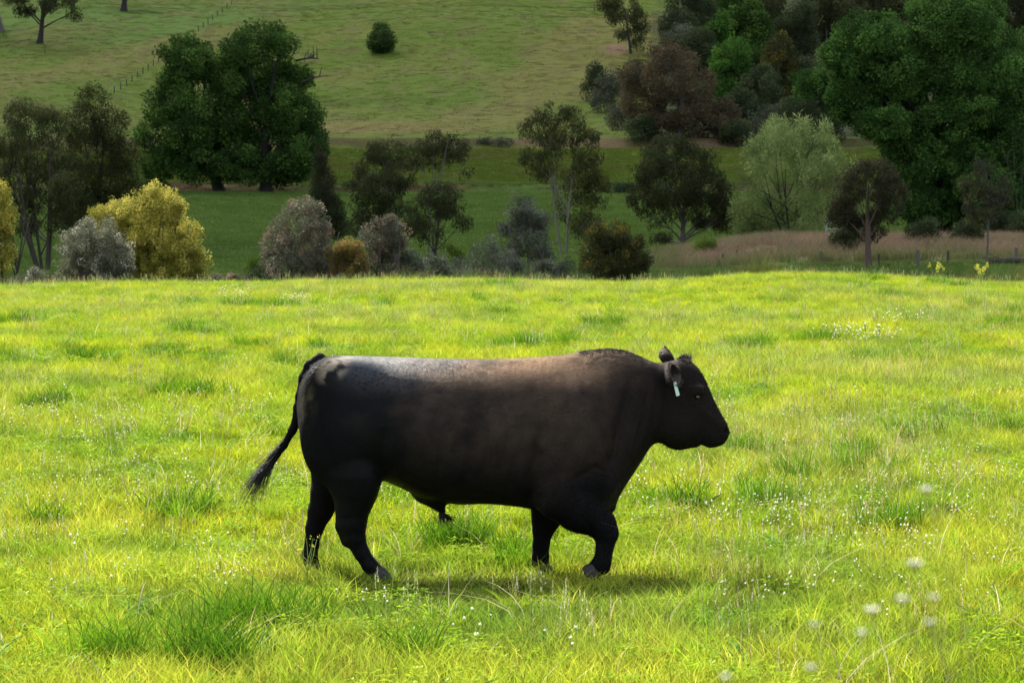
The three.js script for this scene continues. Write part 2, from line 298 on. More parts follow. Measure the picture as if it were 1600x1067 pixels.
function rawField(x, y, z) {
  let f = trunkField(x, y, z);
  if (f > 0.75) return f;
  const az = Math.abs(z);
  if (x < bx(640)) {
    f = smin(f, ell(x, y, az, [bx(527), by(676), 0.2], [0.235, 0.36, 0.20]), 0.05);         // thighs
    f = smin(f, ell(x, y, az, [bx(532), by(600), 0.23], [0.16, 0.12, 0.08]), 0.13);           // hips
    f = smin(f, chain(x, y, z, NEAR_HIND), 0.05);
    f = smin(f, chain(x, y, z, HOCK_NEAR), 0.025);
    f = smin(f, ell(x, y, z, [bx(571), by(758), 0.22], [0.085, 0.12, 0.09]), 0.11);            // stifle
    f = smin(f, chain(x, y, z, FAR_HIND), 0.07);
    if (x < bx(520)) f = smin(f, chain(x, y, z, TAIL), 0.018);
  }
  if (x > bx(600) && x < bx(760)) f = smin(f, chain(x, y, z, SHEATH), 0.06);
  if (x > bx(760) && x < bx(1010)) {
    f = smin(f, chain(x, y, z, NEAR_FORE, 0.03), 0.045);
    f = smin(f, chain(x, y, z, FAR_FORE, 0.03), 0.07);
    f = smin(f, ell(x, y, az, [bx(895), by(688), 0.30], [0.21, 0.31, 0.135]), 0.075);           // shoulder blades
    f = smin(f, ell(x, y, az, [bx(932), by(745), 0.25], [0.13, 0.17, 0.13]), 0.05);           // points of the shoulder
    f = smin(f, cone(x, y, z, P(952, 775, 0, 10), P(953, 795, 0, 9)), 0.05);                   // brisket fold
  }
  if (x > bx(1000)) {
    f = smin(f, ell(x, y, az, [bx(1060), by(668), 0.085], [0.10, 0.10, 0.055]), 0.04);         // cheeks
    f = smin(f, ell(x, y, az, [bx(1087), by(612), 0.108], [0.055, 0.032, 0.032]), 0.03);       // brows
    f = smin(f, cone(x, y, az, [bx(1093), by(640), 0.10, 0.014], [bx(1124), by(668), 0.08, 0.012]), 0.03);
    f = smax(f, -ell(x, y, az, [bx(1088.5), by(622), 0.142], [0.03, 0.017, 0.028]), 0.012);     // eye sockets
    f = smax(f, -ell(x, y, az, [bx(1134.5), by(675), 0.078], [0.02, 0.018, 0.034]), 0.01);      // nostrils
    f = smax(f, -cone(x, y, az, [bx(1100), by(693), 0.125, 0.02], [bx(1136), by(687.5), 0.085, 0.015]), 0.012); // mouth
    for (const e of EARS) f = smin(f, earField(x, y, z, e), 0.016);
  }
  return f;
}
function surfaceNets(field, lo, hi, h) {
  const n = lo.map((l, k) => Math.ceil((hi[k] - l) / h) + 1), [nx, ny, nz] = n, B = 8;
  const val = new Float32Array(nx * ny * nz).fill(1);
  for (let K = 0; K < nz; K += B) for (let J = 0; J < ny; J += B) for (let I = 0; I < nx; I += B) {
    const c = field(lo[0] + (I + 4) * h, lo[1] + (J + 4) * h, lo[2] + (K + 4) * h);
    const far = Math.abs(c) > 0.17, s = c < 0 ? -1 : 1;
    for (let k = K; k < Math.min(nz, K + B); k++) for (let j = J; j < Math.min(ny, J + B); j++) for (let i = I; i < Math.min(nx, I + B); i++)
      val[(k * ny + j) * nx + i] = far ? s : field(lo[0] + i * h, lo[1] + j * h, lo[2] + k * h);
  }
  const id = new Int32Array(nx * ny * nz).fill(-1), pos = [], idx = [], step = [1, nx, nx * ny];
  for (let k = 0; k < nz - 1; k++) for (let j = 0; j < ny - 1; j++) for (let i = 0; i < nx - 1; i++) {
    const o = (k * ny + j) * nx + i; let cnt = 0, sx = 0, sy = 0, sz = 0, mask = 0;
    for (let c = 0; c < 8; c++) if (val[o + (c & 1) + ((c >> 1) & 1) * nx + (c >> 2) * nx * ny] < 0) mask |= 1 << c;
    if (mask === 0 || mask === 255) continue;
    for (let a = 0; a < 3; a++) for (let c = 0; c < 8; c++) {
      if (c & (1 << a)) continue; const e = c | (1 << a);
      if (((mask >> c) & 1) === ((mask >> e) & 1)) continue;
      const va = val[o + (c & 1) + ((c >> 1) & 1) * nx + (c >> 2) * nx * ny], vb = val[o + (e & 1) + ((e >> 1) & 1) * nx + (e >> 2) * nx * ny], t = va / (va - vb);
      sx += (c & 1) + (a === 0 ? t : 0); sy += ((c >> 1) & 1) + (a === 1 ? t : 0); sz += (c >> 2) + (a === 2 ? t : 0); cnt++;
    }
    id[o] = pos.length / 3; pos.push(lo[0] + (i + sx / cnt) * h, lo[1] + (j + sy / cnt) * h, lo[2] + (k + sz / cnt) * h);
  }
  for (let k = 1; k < nz - 1; k++) for (let j = 1; j < ny - 1; j++) for (let i = 1; i < nx - 1; i++) {
    const o = (k * ny + j) * nx + i, s0 = val[o] < 0;
    for (let a = 0; a < 3; a++) {
      if (s0 === val[o + step[a]] < 0) continue;
      const u = step[(a + 1) % 3], v = step[(a + 2) % 3], q = [id[o], id[o - u], id[o - u - v], id[o - v]];
      if (q.some((x) => x < 0)) continue;
      if (s0) idx.push(q[0], q[1], q[2], q[0], q[2], q[3]); else idx.push(q[0], q[2], q[1], q[0], q[3], q[2]);
    }
  }
  return { pos, idx };
}
function hairs(list, width, mat, name, parent) {                // each hair: points; a thin tapering three-sided tube
  const b = new GB();
  for (const pts of list) b.tube(pts, pts.map((_, k) => width * (1 - 0.85 * k / (pts.length - 1))), 3);
  const m = new THREE.Mesh(b.build(), mat); m.name = name; parent.add(m); return m;
}
const bull = new THREE.Group(); bull.name = 'bull';
tag(bull, 'large black bull with brown tinged shoulders walking right across the sunny meadow', 'bull');
bull.position.set((780 - 800) / F * 17, H(-0.085, -17), -17);
scene.add(bull);
{
  const { pos, idx } = surfaceNets(bullField, [bx(405), -0.02, -0.56], [bx(1148), 1.58, 0.56], 0.0082);
  const g = new THREE.BufferGeometry(), nv = pos.length / 3, nor = new Float32Array(pos.length), col = new Float32Array(pos.length), uv = new Float32Array(nv * 2), e = 0.004, moved = Float32Array.from(pos);
  for (let i = 0; i < nv; i++) {
    const x = pos[i * 3], y = pos[i * 3 + 1], z = pos[i * 3 + 2];
    const gx = bullField(x + e, y, z) - bullField(x - e, y, z), gy = bullField(x, y + e, z) - bullField(x, y - e, z), gz = bullField(x, y, z + e) - bullField(x, y, z - e), l = Math.hypot(gx, gy, gz) || 1;
    nor.set([gx / l, gy / l, gz / l], i * 3);
    const crest = ss(900, 935, x / S + 780) * ss(1030, 1005, x / S + 780) * ss(1.22, 1.42, y), disp = 0.003 * fbm(x * 4, y * 4, z * 4, 2) * ss(1.35, 1.15, y) + (0.0005 + 0.012 * crest) * fbm(x * 30, y * 30, z * 30, 2);
    if (y > 0.1) for (let q = 0; q < 3; q++) moved[i * 3 + q] += nor[i * 3 + q] * disp;
    uv.set([x, 0.45 * Math.atan2(z, y - 1.0)], i * 2);
    const px = x / S + 780, py = 905 - y / S, n = fbm(x * 3, y * 3, z * 3, 4), n2 = fbm(x * 11, y * 11, z * 11, 3);
    let c = [0.0062, 0.006, 0.0066];
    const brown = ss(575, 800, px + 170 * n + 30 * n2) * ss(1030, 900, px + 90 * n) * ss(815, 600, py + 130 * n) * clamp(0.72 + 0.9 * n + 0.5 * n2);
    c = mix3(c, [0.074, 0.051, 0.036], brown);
    c = mix3(c, [0.42, 0.27, 0.16], brown * ss(616, 578, py + 20 * n) * 0.85);  // paler brown along the back: sunlit glow put into the coat colour
    c = mix3(c, [0.022, 0.0165, 0.013], ss(930, 970, px) * ss(760, 640, py) * 0.6);
    c = mix3(c, [0.13, 0.09, 0.06], ss(905, 950, px) * ss(1030, 1000, px) * ss(585, 556, py + 14 * n) * 0.8);  // crest lighter at its top, sunlight painted into the coat
    c = mix3(c, [0.11, 0.085, 0.065], ss(1020, 1040, px) * ss(1110, 1090, px) * ss(0.45, 0.8, gy / l) * 0.7);  // highlight painted on the upward-facing parts of the head
    // dried mud on the rump; the rear patch also paints in sun glow
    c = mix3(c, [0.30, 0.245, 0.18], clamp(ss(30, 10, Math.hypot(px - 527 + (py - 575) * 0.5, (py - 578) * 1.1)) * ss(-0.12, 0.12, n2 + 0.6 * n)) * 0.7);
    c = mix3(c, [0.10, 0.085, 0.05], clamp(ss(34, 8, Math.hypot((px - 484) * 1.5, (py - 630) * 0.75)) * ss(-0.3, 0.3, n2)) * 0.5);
    c = mix3(c, [0.05, 0.045, 0.038], ss(0.1, 0.35, n2) * ss(870, 900, py) * 0.6);
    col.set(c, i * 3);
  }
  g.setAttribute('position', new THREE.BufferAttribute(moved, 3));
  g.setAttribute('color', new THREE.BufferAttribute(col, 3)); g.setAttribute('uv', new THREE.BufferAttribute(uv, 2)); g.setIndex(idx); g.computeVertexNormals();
  const coatTex = noiseTexture(1024, (u, v) => clamp(0.5 + tiled(u, v * 3.0 % 1, 70, 3) * 0.6 + tiled(u, v, 16, 4) * 0.5));
  coatTex.repeat.set(2, 2);
  const gloss = noiseTexture(256, (u, v) => { const X = (u - 0.5) * 3, px = X / S + 780; return clamp(lerp(1.0, 0.4, ss(490, 570, px) * ss(860, 640, px)) + 0.12 * tiled(u, v, 24, 3)); });
  gloss.repeat.set(1 / 3, 1 / 3); gloss.offset.set(0.5, 0.5);
  const sleek = new Uint8Array(256 * 256 * 4).fill(255);
  for (let j = 0; j < 256; j++) for (let i = 0; i < 256; i++) { const px = ((i / 256 - 0.5) * 3) / S + 780, nz = tiled(i / 256, j / 256, 20, 3); sleek[(j * 256 + i) * 4 + 3] = 255 * clamp(lerp(0.12, 1.0, ss(490, 580, px + 60 * nz) * ss(860, 640, px + 120 * nz) * ss(0.5, 0.26, Math.abs((j / 256 - 0.5) * 3) + 0.08 * nz)) + 0.08 * nz); }
  const sleekTex = new THREE.DataTexture(sleek, 256, 256); sleekTex.wrapS = sleekTex.wrapT = THREE.RepeatWrapping; sleekTex.magFilter = THREE.LinearFilter; sleekTex.minFilter = THREE.LinearFilter; sleekTex.repeat.set(1 / 3, 1 / 3); sleekTex.offset.set(0.5, 0.5); sleekTex.needsUpdate = true;
  const coat = new THREE.MeshPhysicalMaterial({ vertexColors: true, roughness: 1, roughnessMap: gloss, bumpMap: coatTex, bumpScale: 0.0013, specularIntensity: 1, specularIntensityMap: sleekTex });
  const body = new THREE.Mesh(g, coat); body.name = 'body'; bull.add(body);
  { // short hair lying back along the body
    const Rh = rng(4711), hb = new GB(); hb.v(0, 0, -0.5); hb.v(0, 0, 0.5); hb.v(0.5, 0.12, 0.32); hb.v(0.5, 0.12, -0.32); hb.v(1, 0.1, 0); hb.q(0, 1, 2, 3); hb.t(3, 2, 4);
    const gn = g.attributes.normal, N = 70000, hair = new THREE.InstancedMesh(hb.build(), new THREE.MeshPhysicalMaterial({ color: 0xffffff, roughness: 0.55, specularIntensity: 0.22, side: THREE.DoubleSide }), N), B = new THREE.Matrix4(), C = new THREE.Color();
    let k = 0;
    for (let tries = 0; k < N && tries < N * 4; tries++) {
      const i = Math.floor(Rh() * nv), x = moved[i * 3], y = moved[i * 3 + 1], z = moved[i * 3 + 2];
      if (y < 0.12 || (z < -0.1 && y < 1.2) || (gn.getY(i) < 0.25 && Rh() < 0.55) || (Rh() < 0.9 * ss(760, 620, x / S + 780)) || (x > bx(1010) && Rh() < 0.6)) continue;
      const nrm = V(gn.getX(i), gn.getY(i), gn.getZ(i)), dir = V(-1, -0.35 - 0.5 * Math.max(0, 1 - nrm.y), 0.25 * z + (Rh() - 0.5) * 0.5).add(V(0, (Rh() - 0.5) * 0.6, 0));
      dir.addScaledVector(nrm, -dir.dot(nrm)).normalize().addScaledVector(nrm, 0.10 + 0.25 * Rh()).normalize();
      const side = V().crossVectors(dir, nrm).normalize(), up = V().crossVectors(side, dir).normalize(), L = 0.014 + 0.014 * Rh(), W = 0.0026;
      B.makeBasis(dir.multiplyScalar(L), up.multiplyScalar(L), side.multiplyScalar(W)).setPosition(x, y, z);
      hair.setMatrixAt(k, B); const v = 0.75 + 0.7 * Rh(); hair.setColorAt(k, C.setRGB(col[i * 3] * v, col[i * 3 + 1] * v, col[i * 3 + 2] * v)); k++;
    }
    hair.count = k; hair.name = 'coat_hair'; hair.userData.kind = 'stuff'; bull.add(hair);
  }
  const R = rng(77), black = std(0.008, 0.007, 0.007, 0.55), brownHair = std(0.06, 0.042, 0.03, 0.6), horn = std(0.02, 0.018, 0.016, 0.6);
  // eyes
  for (const s of [1, -1]) {
    const eye = new THREE.Mesh(new THREE.SphereGeometry(0.0165, 20, 14), new THREE.MeshPhysicalMaterial({ color: new THREE.Color().setRGB(0.012, 0.008, 0.006), roughness: 0.08, clearcoat: 1, clearcoatRoughness: 0.03 }));
    eye.name = 'eye'; eye.position.set(bx(1088.5), by(622), s * 0.119); bull.add(eye);
  }
  // hooves: two claws each
  function hoof(x, y, z, tilt, size, mat) {
    const parts = [];
    for (const s of [-1, 1]) {
      const c = new THREE.SphereGeometry(1, 16, 10, 0, Math.PI * 2, 0, Math.PI * 0.56);
      c.scale(0.058 * size, 0.082 * size, 0.034 * size);
      const p = c.attributes.position; for (let i = 0; i < p.count; i++) { const yy = p.getY(i); p.setX(i, p.getX(i) * (1 + 0.25 * (1 - yy / 0.08)) + 0.025 * (1 - yy / 0.08)); }
      c.translate(0, 0, s * 0.031 * size); parts.push(c);
      const sole = new THREE.CircleGeometry(1, 14); sole.rotateX(Math.PI / 2); sole.scale(0.07 * size, 1, 0.033 * size); sole.translate(0.03, -0.012 * size, s * 0.031 * size); parts.push(sole);
    }
    const g2 = mergeGeometries(parts.map((q) => { const r = q.index ? q.toNonIndexed() : q; return r; })); g2.computeVertexNormals();
    const m = new THREE.Mesh(g2, mat); m.name = 'hoof'; m.position.set(x, y, z); m.rotation.z = tilt; bull.add(m); return m;
  }
  hoof(bx(593), by(902), 0.2, -0.12, 1, horn); hoof(bx(480), by(901), -0.2, 0, 1, horn); hoof(bx(845), by(902), -0.21, 0, 1, horn);
  const lifted = hoof(bx(917), by(893), 0.22, -1.0, 1.0, std(0.026, 0.022, 0.018, 0.7)); tag(lifted, 'lifted front hoof showing its pale sole');
  // tail switch
  const sw = [];
  for (let i = 0; i < 320; i++) {
    const t = Math.pow(R(), 0.8), a = TAIL[5 + Math.min(2, Math.floor(t * 3))], b = TAIL[6 + Math.min(2, Math.floor(t * 3))], f = t * 3 % 1;
    const w = 0.018, p0 = V(lerp(a[0], b[0], f) + (R() - 0.5) * w, lerp(a[1], b[1], f) + (R() - 0.5) * w, lerp(a[2], b[2], f) + (R() - 0.5) * w * 1.5);
    const g1 = R(), lock = Math.floor(g1 * 5), tipx = [368, 379, 391, 407, 388][lock] + (R() - 0.5) * 32, tipy = [800, 806, 800, 793, 788][lock] + (R() - 0.5) * 30 - (R() < 0.25 ? 18 : 0);
    const p2 = V(bx(tipx), by(tipy), 0.06 + (R() - 0.5) * 0.16);
    const len = 0.5 + 0.55 * R(), p1 = V().lerpVectors(p0, p2, 0.5).add(V(-0.035 + (R() - 0.5) * 0.03, 0.045, (R() - 0.5) * 0.02));
    const c = new THREE.QuadraticBezierCurve3(p0, p1, p2); const pts = []; for (let k = 0; k <= 6; k++) pts.push(c.getPoint(k / 6 * len)); sw.push(pts);
  }
  hairs(sw, 0.0021, black, 'tail_switch', bull);
  // mane along the crest, curly
  const top = (px) => { const u = (px - 464) / 675.5 * 700, A = ST[Math.round(u)]; return A[0] + A[1]; };
  const mane = [];
  for (let i = 0; i < 1500; i++) {
    const px = 905 + 100 * R(), z = (R() + R() + R() - 1.5) * 0.09, x = bx(px); let y = top(px) + 0.02; for (let k = 0; k < 30 && bullField(x, y, z) > 0.0; k++) y -= 0.006;
    const L = 0.010 + 0.016 * R(), cl = 0.6 + noise(px * 0.09, z * 10) * 1.6;
    mane.push([V(x, y - 0.004, z), V(x - L * 0.4 * cl, y + L * 0.55, z + (R() - 0.3) * L * 0.5), V(x - L * cl, y + L * (0.55 - 0.3 * R()), z + (R() - 0.3) * L)]);
  }
  hairs(mane, 0.0032, brownHair, 'mane', bull);
  const poll = [];
  for (let i = 0; i < 420; i++) {
    const x = bx(1068 + (R() + R() - 1) * 12), z = (R() + R() - 1) * 0.085, y = top(1068) - 0.01 - z * z * 4, L = (0.025 + 0.045 * R() * R()) * (1 - 6 * Math.abs(x - bx(1072)));
    poll.push([V(x, y, z), V(x + 0.008, y + L * 0.5, z * 1.2), V(x + (R() - 0.3) * 0.06, y + L * (0.8 + 0.4 * R()) * (Math.abs(z) < 0.04 ? 1 : 0.5), z * 1.5 + (R() - 0.5) * 0.02)]);
  }
  hairs(poll, 0.0026, std(0.02, 0.014, 0.012, 0.6), 'forelock', bull);
  for (const e2 of EARS) { const fringe = []; for (let i = 0; i < 260; i++) {
    const w = R() * Math.PI * 2, u = Math.cos(w) * e2.L * 0.9, v = Math.sin(w) * e2.W * (1 - 0.28 * Math.cos(w)) * 0.95;
    const p = V(...e2.c).addScaledVector(e2.a, u).addScaledVector(e2.b, v).addScaledVector(e2.o, 0.006);
    const dir = V().copy(e2.a).multiplyScalar(Math.cos(w) * 0.5 + 0.4).addScaledVector(e2.b, Math.sin(w) * 0.7).addScaledVector(e2.o, 0.4 + 0.4 * R()).normalize(), L = 0.014 + 0.016 * R();
    fringe.push([p, V().copy(p).addScaledVector(dir, L * 0.6), V().copy(p).addScaledVector(dir, L).add(V(0, -0.004, 0))]);
  }
  hairs(fringe, 0.0018, std(0.05, 0.042, 0.036, 0.5), 'ear_fringe', bull); }
  const pz = [];
  for (let i = 0; i < 160; i++) { const p0 = V(bx(690) + (R() - 0.5) * 0.03, by(804), (R() - 0.5) * 0.03), dx = (R() - 0.25) * 0.13; pz.push([p0, V(p0.x + dx * 0.6, p0.y - 0.03, p0.z * 1.3), V(p0.x + dx, p0.y - 0.03 - 0.06 * R(), p0.z * 1.8)]); }
  hairs(pz, 0.0028, black, 'sheath_hair', bull);
  // ear tag
  const sh = new THREE.Shape(); sh.moveTo(-0.008, 0); sh.lineTo(0.008, 0); sh.lineTo(0.011, -0.03); sh.lineTo(0.013, -0.088); sh.quadraticCurveTo(0, -0.096, -0.013, -0.088); sh.lineTo(-0.011, -0.03); sh.closePath();
  const tg = new THREE.ExtrudeGeometry(sh, { depth: 0.002, bevelEnabled: true, bevelSize: 0.0008, bevelThickness: 0.0008, bevelSegments: 1 });
  const ear = new THREE.Mesh(tg, std(0.62, 0.80, 0.72, 0.5)); ear.name = 'ear_tag'; ear.position.set(bx(1050), by(598), 0.30); ear.rotation.set(0, 0.5, 0.3); bull.add(ear);
  ear.userData.label = 'pale mint green plastic ear tag';
  const stud = new THREE.Mesh(new THREE.CylinderGeometry(0.009, 0.009, 0.006, 14).rotateX(Math.PI / 2), std(0.7, 0.85, 0.78, 0.5)); stud.name = 'stud'; stud.position.set(0, -0.005, 0.004); ear.add(stud);
  lit(bull);
}

// ---------------------------------------------------------------- trees and bushes
const UPV = V(0, 1, 0);
function clumpGeo(kind, seed) {                                // leaves of one tuft, in a ball of radius 1
  const R = rng(seed), b = new GB();
  const leaf = (c, dir, len, wid) => {
    const side = V(R() - 0.5, R() - 0.5, R() - 0.5).cross(dir).normalize().multiplyScalar(wid / 2), nrm = V().crossVectors(dir, side).normalize().multiplyScalar(wid * 0.18);
    const t = 0.8 + 0.4 * R(), k = [t, t, t];
    const a = b.v(c.x, c.y, c.z, k), m1 = b.v(c.x + dir.x * len * 0.45 + side.x, c.y + dir.y * len * 0.45 + side.y, c.z + dir.z * len * 0.45 + side.z, k);
    const m2 = b.v(c.x + dir.x * len * 0.45 - side.x, c.y + dir.y * len * 0.45 - side.y, c.z + dir.z * len * 0.45 - side.z, k), e = b.v(c.x + dir.x * len + nrm.x, c.y + dir.y * len + nrm.y, c.z + dir.z * len + nrm.z, k);
    b.t(a, m1, e); b.t(a, e, m2);
  };
  const ball = () => { const v = V(); do v.set(R() * 2 - 1, R() * 2 - 1, R() * 2 - 1); while (v.lengthSq() > 1); return v; };
  const N = { broad: 48, hang: 30, fine: 46, willow: 44, small: 44 }[kind];
  for (let i = 0; i < N; i++) {
    const p = ball(), out = p.clone().normalize().add(ball().multiplyScalar(0.8));
    if (kind === 'broad') leaf(p, out.normalize(), 0.4 + 0.22 * R(), 0.27 + 0.1 * R());
    else if (kind === 'hang') leaf(p, out.multiplyScalar(0.5).add(V(0, -0.8, 0)).normalize(), 0.5 + 0.3 * R(), 0.15 + 0.08 * R());
    else if (kind === 'fine') leaf(p, out.add(V(0, 0.3, 0)).normalize(), 0.42 + 0.25 * R(), 0.11 + 0.06 * R());
    else if (kind === 'willow') { const q = p.multiply(V(0.75, 1.1, 0.75)); leaf(q, V(q.x * 0.7, 0.55 - 0.9 * R(), q.z * 0.7).add(ball().multiplyScalar(0.4)).normalize(), 0.55 + 0.3 * R(), 0.09 + 0.04 * R()); }
    else leaf(p, out.add(V(0, 0.25, 0)).normalize(), 0.34 + 0.18 * R(), 0.2 + 0.1 * R());
  }
  return b.build();
}
const CLUMP = { broad: clumpGeo('broad', 1), hang: clumpGeo('hang', 2), fine: clumpGeo('fine', 3), willow: clumpGeo('willow', 4), small: clumpGeo('small', 5) };
const LEAF = leafMat(0.3, { vertexColors: true, specularIntensity: 0.12 }), LEAF_SHINY = leafMat(0.25, { vertexColors: true, clearcoat: 0.15, clearcoatRoughness: 0.4 });
const barkTex = noiseTexture(256, (u, v) => { const g = clamp(0.7 + tiled(u, v, 20, 4) * 1.2); return [g, g * 0.97, g * 0.94]; });
const BARK = { dark: std(0.035, 0.028, 0.022), grey: std(0.09, 0.08, 0.068), pale: std(0.125, 0.112, 0.095), red: std(0.09, 0.056, 0.042), black: std(0.016, 0.013, 0.011) };
// style: leaf tuft, fill, colours (inner, outer, tip with top light painted in), share of tips, bark
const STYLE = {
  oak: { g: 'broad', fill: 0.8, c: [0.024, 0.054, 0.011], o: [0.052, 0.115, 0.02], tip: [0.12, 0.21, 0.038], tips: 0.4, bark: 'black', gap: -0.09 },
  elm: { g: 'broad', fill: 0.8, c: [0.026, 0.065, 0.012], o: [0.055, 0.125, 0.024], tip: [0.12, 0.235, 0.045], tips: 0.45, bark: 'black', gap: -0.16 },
  gum: { g: 'hang', fill: 0.66, c: [0.034, 0.042, 0.016], o: [0.06, 0.07, 0.022], tip: [0.12, 0.125, 0.022], tips: 0.2, bark: 'pale', gap: 0.0 },
  gumDark: { g: 'hang', fill: 0.85, c: [0.026, 0.034, 0.013], o: [0.05, 0.061, 0.02], tip: [0.07, 0.07, 0.026], tips: 0.15, bark: 'grey', gap: -0.02 },
  wattle: { g: 'fine', fill: 0.8, c: [0.022, 0.03, 0.01], o: [0.042, 0.052, 0.015], tip: [0.095, 0.10, 0.016], tips: 0.16, bark: 'dark', gap: -0.08 },
  copper: { g: 'small', fill: 0.8, c: [0.055, 0.046, 0.026], o: [0.115, 0.092, 0.05], tip: [0.17, 0.12, 0.06], tips: 0.25, bark: 'grey', gap: -0.08 },
  willow: { g: 'willow', fill: 0.72, c: [0.12, 0.165, 0.05], o: [0.22, 0.29, 0.09], tip: [0.36, 0.43, 0.15], tips: 0.3, bark: 'black', gap: 0.03 },
  cone: { g: 'fine', fill: 1.0, c: [0.02, 0.028, 0.012], o: [0.036, 0.045, 0.017], tip: [0.07, 0.055, 0.024], tips: 0.1, bark: 'dark', gap: -0.3 },
  golden: { g: 'small', fill: 0.95, c: [0.115, 0.125, 0.016], o: [0.34, 0.32, 0.05], tip: [0.62, 0.55, 0.13], tips: 0.35, bark: 'dark', gap: -0.03 },
  silver: { g: 'small', fill: 0.8, c: [0.075, 0.085, 0.04], o: [0.19, 0.195, 0.12], tip: [0.48, 0.46, 0.36], tips: 0.25, bark: 'grey', gap: -0.06, shiny: true },
  pink: { g: 'small', fill: 0.75, c: [0.07, 0.078, 0.04], o: [0.135, 0.14, 0.085], tip: [0.34, 0.22, 0.15], tips: 0.2, bark: 'grey', gap: -0.04, shiny: true },
  bluish: { g: 'small', fill: 0.7, c: [0.06, 0.075, 0.042], o: [0.11, 0.13, 0.082], tip: [0.22, 0.23, 0.17], tips: 0.15, bark: 'grey', gap: 0.0, shiny: true },
  orange: { g: 'small', fill: 1.1, c: [0.10, 0.085, 0.022], o: [0.22, 0.165, 0.045], tip: [0.38, 0.27, 0.08], tips: 0.3, bark: 'dark', gap: -0.1 },
  olive: { g: 'small', fill: 1.0, c: [0.042, 0.05, 0.018], o: [0.075, 0.082, 0.026], tip: [0.25, 0.19, 0.03], tips: 0.2, bark: 'dark', gap: -0.1 },
  scrub: { g: 'small', fill: 0.75, c: [0.03, 0.043, 0.019], o: [0.058, 0.082, 0.032], tip: [0.085, 0.11, 0.045], tips: 0.2, bark: 'dark', gap: -0.08 },
  scrubGrey: { g: 'small', fill: 0.7, c: [0.052, 0.063, 0.036], o: [0.10, 0.115, 0.07], tip: [0.16, 0.175, 0.115], tips: 0.25, bark: 'grey', gap: -0.05 },
  bright: { g: 'broad', fill: 0.75, c: [0.035, 0.085, 0.014], o: [0.065, 0.155, 0.022], tip: [0.10, 0.22, 0.03], tips: 0.35, bark: 'dark', gap: -0.1 },
  lime: { g: 'small', fill: 0.9, c: [0.08, 0.13, 0.02], o: [0.15, 0.23, 0.03], tip: [0.20, 0.29, 0.04], tips: 0.2, bark: 'dark', gap: -0.1 },
};
